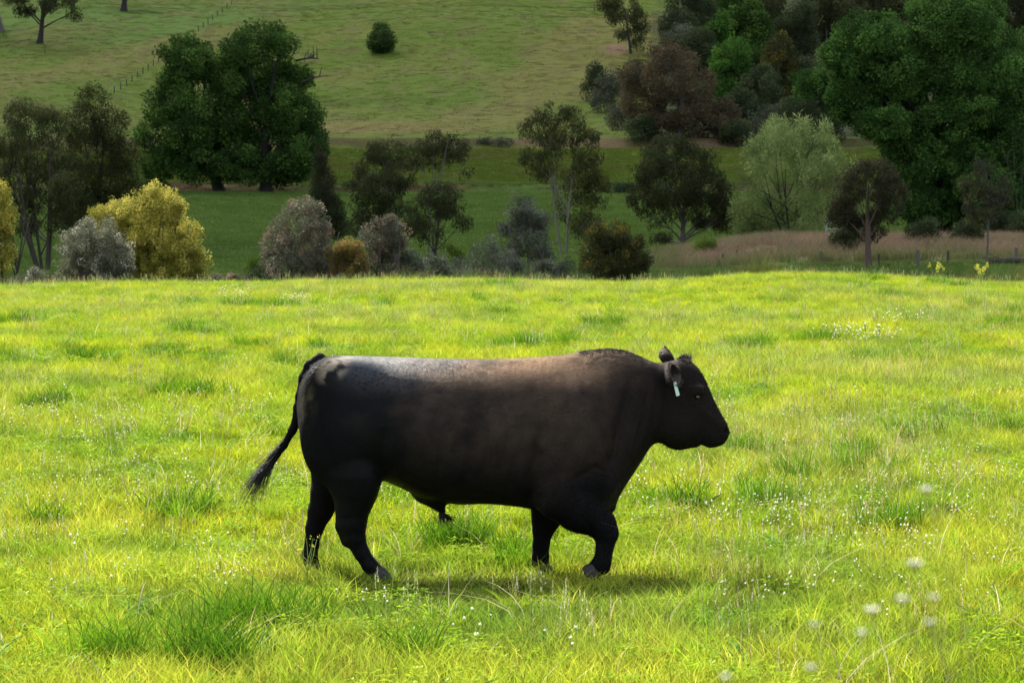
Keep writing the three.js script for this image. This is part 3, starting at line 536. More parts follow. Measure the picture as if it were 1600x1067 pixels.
function tree(name, label, category, style, px, base, lobes, o = {}) {
  const st = { ...STYLE[style], ...o.style }, d = o.d ?? standAt(px, base), k = d / F, R = rng(Math.round(px * 131 + base * 17 + lobes.length));
  const root = new THREE.Group(), x0 = (px - 800) * k, y0 = H(x0, -d) - 0.08;
  root.name = numbered(name); root.position.set(x0, y0, -d); scene.add(root); tag(root, label, category, o.group);
  if (o.loose) { lobes = lobes.map(([a, b, c, e]) => [a + (R() - 0.5) * c * 0.3, b + (R() - 0.5) * e * 0.3, c * (0.75 + 0.2 * R()), e * (0.75 + 0.2 * R())]); const n0 = lobes.length; for (let q = 0; q < n0 * 1.6; q++) { const [a, b, c, e] = lobes[Math.floor(R() * n0)], w = R() * 6.28; lobes.push([a + Math.cos(w) * c * 0.85, b + Math.sin(w) * e * 0.7 - 2, c * (0.22 + 0.3 * R()), e * (0.25 + 0.35 * R())]); } }
  const L = lobes.map(([cx, cy, rx, ry, rz, zoff]) => ({ front: zoff, c: V((cx - px) * k, EYE + (480 - cy) * k - y0, zoff ? zoff * k : (R() - 0.5) * 1.1 * rx * k), r: V(rx * k, ry * k, (rz ?? Math.min(rx, ry * 1.4)) * k) }));
  const ymid = L.reduce((s, l) => s + l.c.y, 0) / L.length, xmid = L.reduce((s, l) => s + l.c.x, 0) / L.length, topY = Math.max(...L.map((l) => l.c.y + l.r.y)), lowY = Math.min(...L.map((l) => l.c.y - l.r.y));
  // spread in depth: outer lobes stay near the middle plane, inner ones move out
  for (const l of L) { if (l.front) continue; const wide = Math.max(...L.map((q) => Math.abs(q.c.x - xmid) + q.r.x)); l.c.z += (R() < 0.5 ? -1 : 1) * Math.sqrt(Math.max(0, 1 - ((l.c.x - xmid) / wide) ** 2)) * wide * 0.5 * (0.3 + 0.7 * R()); }
  // trunk and branches
  const bark = BARK[o.bark ?? st.bark], thick = (o.thick ?? 0.02) * topY, stems = o.stems ?? 1, forks = [];
  const stemB = new GB();
  for (let s = 0; s < stems; s++) {
    const w = s / stems * 6.28 + R(), lean = o.lean ?? (stems > 1 ? 0.22 : 0.04), goal = V(xmid + Math.cos(w) * lean * topY * (stems > 1 ? 1 : 0.3), lerp(lowY, topY, o.reach ?? 0.62), Math.sin(w) * lean * topY * 0.6);
    const start = V(stems > 1 ? Math.cos(w) * thick * 1.2 : 0, -0.15, stems > 1 ? Math.sin(w) * thick : 0), mid = V().lerpVectors(start, goal, 0.5).add(V((R() - 0.5) * 0.09 * topY, 0, (R() - 0.5) * 0.06 * topY));
    const c = new THREE.QuadraticBezierCurve3(start, mid, goal), pts = c.getPoints(10);
    stemB.tube(pts, pts.map((_, i) => thick * (stems > 1 ? 0.65 : 1) * (1 - 0.72 * i / 10) * (i === 0 ? 1.45 : i === 1 ? 1.12 : 1)), 8); forks.push(c);
  }
  const trunk = new THREE.Mesh(stemB.build(), bark); trunk.name = 'trunk'; root.add(trunk);
  for (const l of L) {
    const c = forks[Math.floor(R() * forks.length)], t = clamp((l.c.y * 0.6 / topY) + 0.15 * R(), 0.2, 0.98), p0 = c.getPoint(t), b = new GB();
    const e = l.c.clone(), p1 = V().lerpVectors(p0, e, 0.5).add(V((R() - 0.5) * l.r.x * 0.5, l.r.y * 0.25 - 0.1 * R() * l.r.y, (R() - 0.5) * l.r.x * 0.5));
    const bc = new THREE.QuadraticBezierCurve3(p0, p1, e), pts = bc.getPoints(6), r0 = thick * 0.38 * (1 - 0.5 * t);
    b.tube(pts, pts.map((_, i) => r0 * (1 - 0.75 * i / 6)), 5);
    for (let q = 0; q < 5; q++) {
      const s0 = bc.getPoint(0.45 + 0.55 * R()), dir = V(R() - 0.5, R() - 0.35, R() - 0.5).normalize(), s2 = l.c.clone().add(V(dir.x * l.r.x, dir.y * l.r.y, dir.z * l.r.z).multiplyScalar(0.95)), s1 = V().lerpVectors(s0, s2, 0.5).add(V(0, l.r.y * 0.15, 0));
      const tp = new THREE.QuadraticBezierCurve3(s0, s1, s2).getPoints(4); b.tube(tp, tp.map((_, i) => r0 * 0.42 * (1 - 0.8 * i / 4)), 4);
    }
    const br = new THREE.Mesh(b.build(), bark); br.name = 'branch'; root.add(br);
  }
  // crown of leaf tufts
  const rc = (o.tuft ?? 5.2) * 1.5625 * k, M = new THREE.Matrix4(), Q = new THREE.Quaternion(), E = new THREE.Euler(), mats = [], cols = [], fr = 1 / (rc * 4.5);
  for (const l of L) {
    const rm = (l.r.x + l.r.y + l.r.z) / 3, n = Math.round(4 * Math.PI * (rm / rc) ** 2 * st.fill * (o.fill ?? 1) * 0.9) + 6;
    for (let i = 0; i < n; i++) {
      const cz = R() * 2 - 1, a = R() * 6.283, sx = Math.sqrt(1 - cz * cz), rr = 1 - 0.55 * R() * R() * R() * 1.6 + (o.shaggy ?? 0.13) * (noise(cz * 2.5 + l.c.x, Math.cos(a) * 2.5, Math.sin(a) * 2.5 + l.c.y) * 2 + (o.shaggy ? noise(cz * 7 + l.c.x, Math.cos(a) * 7, Math.sin(a) * 7 + l.c.y) * 1.6 : 0));
      const q = V(sx * Math.cos(a) * l.r.x * rr, cz * l.r.y * rr, sx * Math.sin(a) * l.r.z * rr).add(l.c);
      const g = noise(q.x * fr, q.y * fr, q.z * fr);
      if (g < st.gap - 0.12 * R() && R() < 0.85) continue;
      E.set(st.g === 'hang' || st.g === 'willow' ? (R() - 0.5) * 0.8 : R() * 6.28, R() * 6.28, st.g === 'hang' || st.g === 'willow' ? (R() - 0.5) * 0.8 : R() * 6.28);
      const s = rc * (0.65 + 0.6 * R()); mats.push(M.clone().compose(q, Q.setFromEuler(E), V(s, s * (st.g === 'willow' ? 1.5 : 1), s)));
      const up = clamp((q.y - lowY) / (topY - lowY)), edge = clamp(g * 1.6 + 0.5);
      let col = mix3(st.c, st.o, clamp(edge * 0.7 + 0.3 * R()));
      if (R() < st.tips * (0.35 + 1.1 * up + (rr > 0.97 ? 0.35 : 0)) && g > -0.1) col = mix3(col, st.tip, 0.4 + 0.6 * R());  // upper, outer tufts paler: new growth plus light put into leaf colour
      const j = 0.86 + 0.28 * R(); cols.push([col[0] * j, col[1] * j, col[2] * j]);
    }
  }
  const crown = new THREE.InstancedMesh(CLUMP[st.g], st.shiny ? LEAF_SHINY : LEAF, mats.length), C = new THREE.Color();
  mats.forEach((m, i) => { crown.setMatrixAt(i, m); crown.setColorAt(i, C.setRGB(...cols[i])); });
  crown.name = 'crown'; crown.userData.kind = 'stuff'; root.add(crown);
  if (o.dead) {                                                // bare dead branches
    for (const [ax, ay, ex, ey, twigs] of o.dead) {
      const q = (X, Y, zz = 0) => V((X - px) * k, EYE + (480 - Y) * k - y0, zz), b = new GB(), c = new THREE.QuadraticBezierCurve3(q(ax, ay), q((ax + ex) / 2, (ay + ey) / 2 - 4), q(ex, ey)), pts = c.getPoints(6);
      b.tube(pts, pts.map((_, i) => thick * 0.22 * (1 - 0.7 * i / 6)), 5);
      for (let t = 0; t < (twigs ?? 6); t++) { const s0 = c.getPoint(0.35 + 0.65 * R()), len = (8 + 14 * R()) * k, an = R() * 2.6 - 0.3, s1 = s0.clone().add(V(Math.cos(an) * len * (R() < 0.3 ? -0.5 : 1), Math.sin(an) * len, (R() - 0.5) * len)), tp = [s0, V().lerpVectors(s0, s1, 0.5).add(V(0, len * 0.1, 0)), s1]; b.tube(tp, [thick * 0.1, thick * 0.07, thick * 0.03], 4); }
      const m = new THREE.Mesh(b.build(), BARK[o.deadBark ?? 'grey']); m.name = 'dead_branch'; root.add(m);
    }
  }
  return lit(root);
}
function puffs(px, base, top, hw, n = 7, low = 0.12) {          // lobes filling an egg shaped crown
  const R = rng(px * 7 + base), h = base - top, out = [[px, top + h * 0.2, hw * 0.5, h * 0.2]];
  for (let i = 1; i < n; i++) { const t = low + (0.78 - low) * (i - 1) / (n - 2 || 1), w = Math.sin(Math.PI * clamp(0.18 + t * 0.72)), side = (i % 2 ? 1 : -1) * (0.25 + 0.35 * R()); out.push([px + side * hw * w, base - h * t, hw * (0.5 + 0.12 * R()) * w + 2, h * (0.2 + 0.06 * R())]); }
  return out;
}
// the two old oaks on the slope
tree('oak_tree', 'left and lower one of two old dark green oaks below the hillside track', 'tree', 'oak', 344, 294, [[285, 73, 28, 15], [300, 105, 36, 24], [262, 90, 14, 9], [268, 165, 36, 32], [248, 215, 30, 28], [238, 258, 20, 20], [300, 185, 42, 40], [328, 225, 42, 36], [338, 140, 30, 40], [290, 245, 36, 26], [352, 262, 26, 20], [318, 95, 22, 24], [280, 130, 30, 26], [318, 262, 34, 22], [258, 255, 26, 22], [352, 190, 30, 34], [296, 212, 40, 34]], { d: 304, thick: 0.034, stems: 1 });
tree('oak_tree', 'right and taller one of two old dark green oaks, with a bare side branch', 'tree', 'oak', 416, 292, [[402, 50, 38, 18], [380, 78, 30, 22], [440, 74, 30, 16], [404, 112, 46, 30], [455, 118, 30, 22], [385, 175, 42, 40], [446, 172, 42, 38], [470, 215, 32, 32], [420, 235, 46, 36], [482, 180, 20, 26], [396, 262, 34, 22], [455, 258, 32, 22], [500, 228, 10, 22], [360, 130, 25, 30], [362, 215, 34, 32], [430, 146, 36, 30], [436, 262, 34, 24], [366, 96, 24, 22], [478, 245, 26, 28], [375, 255, 34, 22]], { d: 303, thick: 0.034, dead: [[462, 95, 498, 92, 10], [470, 130, 502, 120, 6]], deadBark: 'dark' });
// left group
tree('gum_tree', 'tall many stemmed olive gum tree at the left edge above the yellow bush', 'tree', 'gumDark', 68, 432, [[50, 188, 34, 28], [16, 210, 24, 34], [84, 206, 26, 36], [40, 248, 40, 32], [90, 262, 30, 32], [14, 290, 30, 38], [66, 304, 32, 30], [106, 294, 22, 26], [28, 338, 26, 26], [92, 345, 20, 20], [-25, 240, 30, 50], [-20, 320, 30, 40]], { d: 112, stems: 5, lean: 0.16, thick: 0.016, bark: 'dark', fill: 0.9 });
tree('wattle_tree', 'dense dark pointed tree standing right behind the yellow bush', 'tree', 'wattle', 152, 430, [[147, 165, 24, 28], [130, 200, 30, 34], [168, 200, 30, 34], [152, 240, 44, 40], [192, 248, 24, 36], [180, 285, 36, 36], [128, 282, 32, 36], [152, 325, 46, 36], [198, 310, 18, 28], [120, 330, 24, 30], [185, 350, 26, 26]], { d: 116, thick: 0.02 });
tree('conifer', 'small dark cone shaped tree between the oaks and the middle gums', 'tree', 'cone', 508, 366, [[500, 240, 6, 13], [501, 258, 11, 16], [503, 280, 16, 20], [506, 305, 21, 22], [510, 330, 27, 24], [514, 352, 33, 20]], { d: 150, thick: 0.02, tuft: 3.6, reach: 0.9 });
// middle group
tree('gum_tree', 'dark dense gum with a pale trunk, left of the thin twin crowned gum', 'tree', 'gumDark', 622, 420, [[604, 238, 34, 20], [580, 264, 24, 24], [624, 268, 24, 26], [600, 294, 32, 24], [574, 320, 24, 24], [612, 330, 24, 22], [568, 352, 24, 20], [600, 362, 24, 18]], { d: 128, bark: 'grey', thick: 0.014, reach: 0.8 });
tree('gum_tree', 'thin gum with a see-through upper crown over a dense dark lower one', 'tree', 'gumDark', 670, 400, [[674, 222, 22, 20], [714, 228, 22, 20], [694, 245, 30, 16], [726, 258, 10, 22], [652, 240, 14, 18]], { d: 124, fill: 0.5, bark: 'grey', thick: 0.012, reach: 0.85, stems: 2, lean: 0.06 });
tree('gum_tree', 'low dark gum with leaning branches at the foot of the thin gum', 'tree', 'gumDark', 674, 402, [[690, 306, 30, 20], [662, 328, 28, 24], [708, 322, 20, 18], [722, 350, 12, 9], [650, 356, 22, 20], [676, 368, 16, 16]], { d: 121, bark: 'dark', thick: 0.022 });
tree('gum_tree', 'tall airy gum with two pale trunks in the middle of the valley', 'tree', 'gum', 882, 405, [[862, 178, 32, 16], [842, 204, 28, 22], [886, 198, 30, 26], [832, 244, 20, 16], [868, 234, 26, 22], [920, 232, 24, 28], [905, 268, 32, 26], [932, 290, 18, 28], [898, 318, 32, 26], [914, 350, 22, 16], [846, 268, 16, 12]], { d: 160, stems: 2, lean: 0.1, thick: 0.013, reach: 0.7 });
tree('gum_tree', 'broad dark domed gum with spreading limbs beside the willow', 'tree', 'gumDark', 1067, 402, [[1050, 234, 36, 22], [1014, 260, 26, 26], [1086, 254, 36, 28], [1040, 288, 44, 32], [1100, 294, 36, 32], [1130, 312, 26, 26], [1008, 308, 22, 26], [1070, 318, 40, 22], [1142, 340, 18, 20], [1110, 342, 26, 16], [1028, 342, 22, 13], [1038, 374, 14, 9]], { d: 165, thick: 0.03, reach: 0.45, bark: 'grey' });
tree('copper_tree', 'large brown leaved tree on the wooded slope above the track', 'tree', 'copper', 1062, 224, [[1036, 84, 22, 16], [1060, 95, 32, 22], [1000, 114, 28, 22], [1046, 124, 40, 32], [1086, 134, 32, 32], [1010, 152, 36, 28], [1060, 168, 42, 32], [1110, 164, 32, 28], [1136, 180, 20, 28], [1090, 196, 42, 24], [1030, 196, 36, 20], [1130, 202, 22, 16]], { d: 412, thick: 0.03 });
// willow and the right side
tree('willow_tree', 'pale green feathery willow with leaning black stems', 'tree', 'willow', 1240, 394, [[1240, 198, 34, 14], [1212, 222, 30, 22], [1260, 228, 38, 26], [1184, 254, 26, 22], [1222, 272, 40, 32], [1272, 278, 36, 32], [1172, 300, 20, 26], [1200, 328, 36, 32], [1248, 338, 40, 32], [1168, 356, 18, 26], [1212, 374, 36, 16], [1288, 328, 22, 28], [1292, 238, 26, 26], [1262, 372, 30, 16], [1160, 282, 18, 18], [1156, 330, 16, 18], [1178, 238, 20, 14], [1312, 270, 22, 24], [1318, 310, 20, 24], [1210, 204, 18, 10], [1274, 206, 20, 10]], { d: 162, stems: 5, lean: 0.24, thick: 0.016, reach: 0.6, fill: 0.9 });
tree('gum_tree', 'small brown olive gum with a short reddish trunk on the dry grass strip', 'tree', 'gumDark', 1358, 424, [[1355, 272, 38, 18], [1326, 298, 26, 22], [1386, 294, 26, 22], [1350, 322, 42, 26], [1314, 332, 20, 18], [1392, 328, 20, 20], [1360, 354, 32, 15]], { d: 118, bark: 'red', thick: 0.036, style: { c: [0.034, 0.034, 0.018], o: [0.062, 0.06, 0.03], tip: [0.095, 0.08, 0.036] } });
tree('elm_tree', 'huge deep green tree filling the upper right corner', 'tree', 'elm', 1476, 380, [[1450, 22, 44, 30], [1530, 12, 52, 36], [1382, 46, 38, 30], [1335, 54, 32, 30], [1308, 94, 30, 30], [1276, 120, 28, 20], [1258, 140, 16, 16], [1370, 108, 44, 36], [1440, 88, 48, 40], [1520, 88, 52, 44], [1582, 78, 44, 44], [1328, 158, 40, 34], [1410, 168, 48, 40], [1500, 168, 52, 44], [1582, 168, 48, 48], [1348, 200, 32, 20], [1420, 230, 52, 34], [1500, 240, 48, 40], [1570, 240, 44, 44], [1440, 290, 42, 30], [1520, 300, 42, 30], [1582, 308, 36, 36], [1428, 328, 38, 20], [1492, 334, 34, 16], [1646, 130, 44, 56], [1640, 230, 44, 56], [1450, 60, 44, 36, 40, 95], [1400, 125, 44, 36, 40, 95], [1480, 130, 46, 40, 40, 95], [1558, 132, 44, 40, 40, 95], [1500, 52, 44, 34, 40, 95], [1366, 76, 36, 30, 40, 95], [1460, 205, 46, 38, 40, 95], [1545, 205, 46, 38, 40, 95], [1380, 205, 36, 28, 40, 95], [1500, 262, 46, 34, 40, 95], [1420, 262, 40, 30, 40, 90], [1335, 120, 36, 30, 36, 70], [1570, 250, 44, 38, 40, 95], [1330, 165, 34, 30, 34, 60], [1540, 310, 40, 30, 36, 80], [1446, 318, 40, 26, 36, 80]], { d: 196, thick: 0.03, reach: 0.5 });
tree('gum_sapling', 'slim young gum with a bare straight stem near the right edge', 'tree', 'gum', 1541, 412, [[1538, 260, 16, 13], [1525, 288, 20, 20], [1555, 294, 20, 22], [1540, 318, 32, 20], [1540, 338, 22, 9]], { d: 116, thick: 0.011, bark: 'grey', reach: 0.8, fill: 0.9, style: { o: [0.06, 0.062, 0.04] } });
tree('bare_tree', 'bare twiggy shrub in front of the deep green tree at the right edge', 'shrub', 'scrub', 1596, 372, [[1600, 350, 18, 18]], { d: 150, thick: 0.02, dead: [[1592, 350, 1582, 215, 14], [1595, 345, 1602, 190, 14], [1592, 320, 1568, 235, 12]], deadBark: 'grey' });
// trees high on the slope
tree('gum_tree', 'dark gum standing alone high at the upper left', 'tree', 'gumDark', 62, 68, [[60, -28, 36, 22], [28, -4, 22, 13], [92, -6, 22, 14], [113, 18, 9, 11], [78, 12, 14, 9], [38, 16, 14, 8]], { thick: 0.04, bark: 'black', reach: 0.5, tuft: 4 });
tree('gum_tree', 'pale trunked gum cut off at the upper left corner', 'tree', 'gumDark', 4, 50, [[-5, -40, 34, 30], [-20, -10, 20, 20]], { thick: 0.035, bark: 'grey', tuft: 4 });
tree('gum_tree', 'dark trunk of a gum cut off by the top edge, left of the middle', 'tree', 'gumDark', 193, 18, [[192, -50, 34, 30], [175, -30, 20, 15], [212, -35, 20, 15]], { thick: 0.05, bark: 'black', tuft: 4 });
tree('round_tree', 'small round green tree alone on the open hillside', 'tree', 'oak', 594, 83, [[594, 50, 13, 14], [587, 64, 14, 12], [602, 64, 14, 12], [594, 72, 17, 9]], { tuft: 3.2, thick: 0.03, style: { o: [0.055, 0.095, 0.03], gap: -0.3 } });
tree('gum_tree', 'tall dark forked gum beside the patch of red earth', 'tree', 'gumDark', 986, 84, [[952, 2, 18, 14], [960, 26, 16, 14], [984, 10, 18, 18], [974, 48, 10, 13], [1000, 40, 13, 24], [996, 66, 10, 14], [964, -14, 20, 12]], { thick: 0.02, tuft: 4, bark: 'black' });
tree('bare_tree', 'thin grey bare tree right of the dark forked gum', 'tree', 'scrubGrey', 1024, 92, [[1024, 84, 8, 8]], { thick: 0.05, tuft: 3.4, dead: [[1024, 90, 1020, 14, 16], [1024, 90, 1030, 22, 14], [1024, 90, 1012, 30, 12]], deadBark: 'grey' });
// wood on the right hand slope
const WOOD = [
  ['scrub_tree', 'grey green rounded scrub tree right of the bare tree', 'scrubGrey', 1062, 112, 42, 28], ['scrub_tree', 'dull olive tree behind the brown leaved tree', 'scrub', 1092, 122, 48, 30], ['sapling', 'bright green young tree, the upper of two on the wooded slope', 'bright', 1120, 112, 24, 22],
  ['sapling', 'bright green young tree, the lower of two on the wooded slope', 'bright', 1142, 168, 66, 30], ['scrub_tree', 'dark green tree above the bright green saplings', 'oak', 1166, 96, 2, 32], ['scrub_tree', 'tall olive brown tree on the wooded slope', 'olive', 1216, 172, 54, 28],
  ['scrub_tree', 'dark scrub tree below the olive brown tree', 'scrub', 1188, 192, 104, 32], ['scrub_tree', 'dark scrub tree right of the brown leaved tree', 'scrub', 1158, 212, 140, 28], ['scrub_tree', 'grey green scrub tree above the willow', 'scrubGrey', 1206, 224, 166, 30], ['scrub_tree', 'low dark scrub tree between willow and deep green tree', 'scrub', 1252, 226, 150, 32],
  ['scrub_tree', 'dark tree at the top edge over the saplings', 'scrub', 1082, 54, -16, 36], ['scrub_tree', 'dark green tree at the top edge, third from the forked gum', 'oak', 1132, 46, -26, 30], ['scrub_tree', 'dark tree at the top edge left of the deep green tree', 'gumDark', 1196, 66, -22, 30], ['scrub_tree', 'dark tree touching the left side of the deep green tree', 'scrub', 1246, 102, 8, 34],
  ['scrub_tree', 'dark tree at the top edge over the left flank of the deep green tree', 'gumDark', 1292, 66, -18, 38], ['scrub_tree', 'dark scrub tree between olive brown tree and deep green tree', 'scrub', 1254, 172, 90, 30], ['scrub_tree', 'dark tree at the top edge behind the crown of the deep green tree', 'gumDark', 1372, 50, -34, 42], ['scrub_tree', 'dark tree in the upper right corner behind the deep green tree', 'gumDark', 1590, 66, -34, 40],
  ['scrub_tree', 'dull green tree left of the upper bright sapling', 'scrub', 1060, 80, 14, 26], ['scrub_tree', 'dark green tree right of the lower bright sapling', 'oak', 1178, 142, 74, 26], ['scrub_tree', 'dark tree behind the willow top', 'scrub', 1288, 216, 120, 34]];
for (const [n, l, s, px, base, top, hw] of WOOD) tree(n, l, 'tree', s, px, base, puffs(px, base, top, hw, 8), { tuft: 4.4, group: 'trees of the wood on the right hand slope' });
const EDGE = [['scrub', 928, 160, 98, 20, 'dark green shrub at the left end of the wood edge'], ['scrubGrey', 950, 176, 112, 22, 'grey leaved shrub at the wood edge, left of the brown leaved tree'], ['scrubGrey', 972, 204, 150, 22, 'lowest grey shrub of the wood edge beside the brown leaved tree'], ['scrub', 990, 150, 96, 20, 'dark shrub just below the red earth patch'], ['scrub', 1004, 222, 184, 24, 'dark shrub at the left foot of the brown leaved tree'], ['scrub', 1150, 228, 190, 22, 'dark shrub at the right foot of the brown leaved tree']];
for (const [s, px, base, top, hw, l] of EDGE) tree('shrub', l, 'shrub', s, px, base, puffs(px, base, top, hw, 6), { tuft: 4, thick: 0.02 });
for (const [s, px, base, top, hw, l] of [['scrub', 968, 304, 288, 34, 'low dark scrub along the lower track left of the domed gum'], ['scrub', 560, 298, 284, 26, 'low scrub on the lower bank just right of the oaks'], ['scrubGrey', 770, 228, 217, 22, 'low grey scrub on the upper bank left of the two trunked gum'], ['scrub', 240, 300, 282, 22, 'low dark scrub at the left side of the oaks'], ['scrub', 1445, 384, 344, 26, 'dull shrub left of the big dark trunk at the right'], ['scrub', 1512, 384, 346, 26, 'dull shrub right of the big dark trunk'], ['scrub', 1570, 376, 330, 30, 'dark shrub under the deep green tree at the right edge'], ['lime', 1104, 402, 375, 18, 'low light green bush at the right foot of the domed gum'], ['scrub', 1320, 394, 350, 26, 'dark shrub between willow and reddish trunked gum'], ['lime', 402, 428, 404, 12, 'tiny green bush left of the pinkish grey bush']]) tree('shrub', l, 'shrub', s, px, base, puffs(px, base, top, hw, 6), { tuft: 3.8, thick: 0.02, d: standAt(px, base, 108) });
// bushes along the far edge of the meadow, on the falling ground behind it
const BUSH = [
  ['scrubGrey', 520, 89, [[522, 400, 18, 18], [512, 424, 22, 14]], 'grey tangled bush between the pinkish grey bush and the orange one'],
  ['bluish', 722, 87, [[722, 414, 16, 12], [736, 426, 16, 12]], 'low grey bush left of the dark blue grey one'],
  ['bluish', 640, 88, [[640, 404, 16, 14], [652, 418, 16, 14], [634, 426, 20, 12]], 'small blue grey bush right of the pink topped grey bush'],
  ['scrub', 420, 90, [[420, 420, 16, 14], [404, 430, 18, 10]], 'low green bush at the left foot of the pinkish grey bush'],
  ['bluish', 795, 90, [[790, 408, 16, 16], [806, 422, 18, 14]], 'small grey bush at the foot of the grey green sapling'],
  ['scrubGrey', 884, 90, [[884, 416, 14, 14], [872, 428, 18, 10]], 'low grey bush at the left side of the dark rounded bush'],
  ['pink', 346, 90, [[344, 438, 20, 8], [372, 440, 18, 7]], 'low dry pinkish bush right of the golden bush'],
  ['golden', 265, 84, [[240, 305, 24, 20], [220, 332, 26, 24], [268, 328, 26, 24], [246, 362, 40, 32], [290, 362, 22, 28], [286, 396, 34, 36], [308, 422, 18, 24], [238, 410, 44, 40], [284, 432, 40, 26], [212, 385, 18, 30]], 'large rounded golden yellow bush at the meadow edge, left'],
  ['golden', 180, 85.5, [[176, 330, 24, 18], [192, 340, 22, 22], [160, 345, 22, 20], [195, 370, 26, 26]], 'yellow bush with reddish tips behind the silvery one'],
  ['silver', 148, 82, [[150, 362, 30, 22], [122, 385, 26, 22], [172, 382, 28, 24], [145, 405, 40, 28], [110, 415, 24, 24], [185, 410, 26, 28], [150, 432, 48, 22]], 'silvery white leaved bush in front of the golden one'],
  ['golden', 2, 84, [[-2, 305, 18, 26], [8, 335, 16, 24], [-12, 350, 24, 40], [6, 380, 18, 26], [-5, 410, 22, 28]], 'yellow bush cut off by the left edge'],
  ['silver', 48, 80, [[48, 432, 18, 12], [38, 440, 14, 8]], 'tiny silvery bush under the left gum'],
  ['pink', 466, 88, [[472, 335, 32, 22], [448, 352, 30, 24], [496, 358, 24, 24], [440, 385, 30, 30], [480, 385, 36, 30], [505, 400, 20, 28], [455, 415, 42, 28], [495, 425, 30, 20]], 'large grey bush with pinkish tips, left of the orange one'],
  ['orange', 546, 86, [[540, 388, 18, 12], [532, 402, 22, 18], [556, 410, 18, 20], [540, 428, 30, 18]], 'small orange brown bush between two pinkish grey bushes'],
  ['pink', 600, 88, [[602, 352, 24, 17], [622, 370, 18, 18], [584, 376, 22, 20], [606, 392, 30, 22], [582, 408, 20, 20], [604, 424, 32, 18]], 'grey bush with pink top, right of the orange one'],
  ['bluish', 682, 84, [[684, 408, 18, 12], [674, 424, 20, 12], [700, 426, 16, 12], [720, 430, 14, 10]], 'low bluish grey bush in the middle of the meadow edge'],
  ['bluish', 760, 86, [[762, 384, 18, 14], [746, 400, 16, 14], [774, 404, 18, 18], [756, 422, 26, 20], [776, 432, 18, 14]], 'dark blue grey bush right of the middle'],
  ['lime', 708, 96, [[708, 385, 9, 11], [712, 400, 10, 9]], 'small fresh green bush behind the low bluish one'],
  ['bluish', 824, 96, [[822, 312, 16, 14], [814, 335, 20, 16], [834, 345, 22, 20], [806, 362, 24, 18], [838, 372, 26, 18], [820, 388, 34, 16], [846, 400, 22, 12]], 'grey green sapling with an orange tinged top in front of the two trunked gum'],
  ['bluish', 852, 85, [[858, 412, 10, 8], [846, 420, 12, 7]], 'sparse low leafy bush left of the dark rounded bush'],
  ['olive', 958, 86, [[958, 362, 30, 22], [934, 378, 24, 20], [984, 384, 24, 26], [955, 398, 38, 26], [925, 405, 22, 22], [988, 410, 22, 22], [955, 424, 46, 18]], 'dark rounded bush with a yellowish rim, right of the middle']];
for (const [s, px, d, lobes, l] of BUSH) tree('bush', l, 'bush', s, px, 440, lobes, { d, tuft: 3.9, thick: 0.016, stems: 5, lean: 0.25, shaggy: 0.34, loose: true });

// ---------------------------------------------------------------- fences, logs, rail
const postWood = std(0.12, 0.10, 0.08), postDark = std(0.05, 0.042, 0.034);
function post(px, d, h, r, label, group, mat = postWood, lean = 0) {
  const x = (px - 800) / F * d, g = new THREE.CylinderGeometry(r * 0.92, r, h + 0.3, 9, 4), p = g.attributes.position, R = rng(Math.round(px * 10));
  for (let i = 0; i < p.count; i++) p.setXYZ(i, p.getX(i) + (R() - 0.5) * r * 0.25, p.getY(i), p.getZ(i) + (R() - 0.5) * r * 0.25);
  g.computeVertexNormals(); g.translate(0, (h - 0.3) / 2, 0);
  const m = new THREE.Mesh(g, mat); m.name = numbered('fence_post'); m.position.set(x, H(x, -d), -d); m.rotation.z = lean; m.castShadow = m.receiveShadow = true; scene.add(m);
  tag(m, label, 'fence post', group);
}
for (const [px, d, h, r, l] of [[1283, 122, 0.55, 0.09, 'short weathered post left of the reddish trunked gum'], [1435, 118, 0.75, 0.1, 'thick weathered post right of the reddish trunked gum'], [1482, 120, 0.6, 0.06, 'thin grey post right of the thick weathered one'], [1589, 120, 0.75, 0.09, 'weathered post nearest the right edge'], [1130, 126, 0.5, 0.05, 'small post right of the domed gum trunk'], [1152, 128, 0.5, 0.05, 'small post below the willow'], [1374, 118, 0.6, 0.045, 'thin stake close to the reddish trunk']]) post(px, d, h, r, l, null, r > 0.08 ? postWood : postDark);
for (let i = 0; i < 24; i++) {
  const t = i / 23, px = lerp(178, 362, Math.pow(t, 0.92)), py = lerp(146, 8, t), d = standAt(px, py, 420);
  post(px, d, 1.35, 0.12, 'grey post of the long fence climbing the open hillside behind the left oak', 'posts of the fence on the hillside', postDark, (noise(i * 3.3) * 0.1));
}
{
  const d = 119, x = (1572 - 800) / F * d, b = new GB(), R = rng(5);
  const o = new THREE.Group(); o.name = 'fallen_log'; o.position.set(x, H(x, -d) + 0.1, -d); scene.add(o);
  const pts = [V(-0.8, 0.05, 0), V(-0.3, 0.12, 0.05), V(0.3, 0.14, 0), V(1.2, 0.1, 0.1)]; b.tube(pts, [0.09, 0.14, 0.16, 0.15], 9);
  const m = new THREE.Mesh(b.build(), postDark); m.name = 'trunk'; o.add(m);
  for (let i = 0; i < 6; i++) { const c = new GB(), s = V(-0.7 + i * 0.2, 0.12, 0); c.tube([s, V(s.x - 0.25 - 0.2 * R(), 0.25, (R() - 0.5) * 0.4), V(s.x - 0.6 - 0.5 * R(), 0.2 + 0.3 * R(), (R() - 0.5))], [0.03, 0.02, 0.008], 5); const br = new THREE.Mesh(c.build(), postDark); br.name = 'branch'; o.add(br); }
  tag(lit(o), 'dark fallen log with bare twigs beside the post at the right edge', 'log');
}
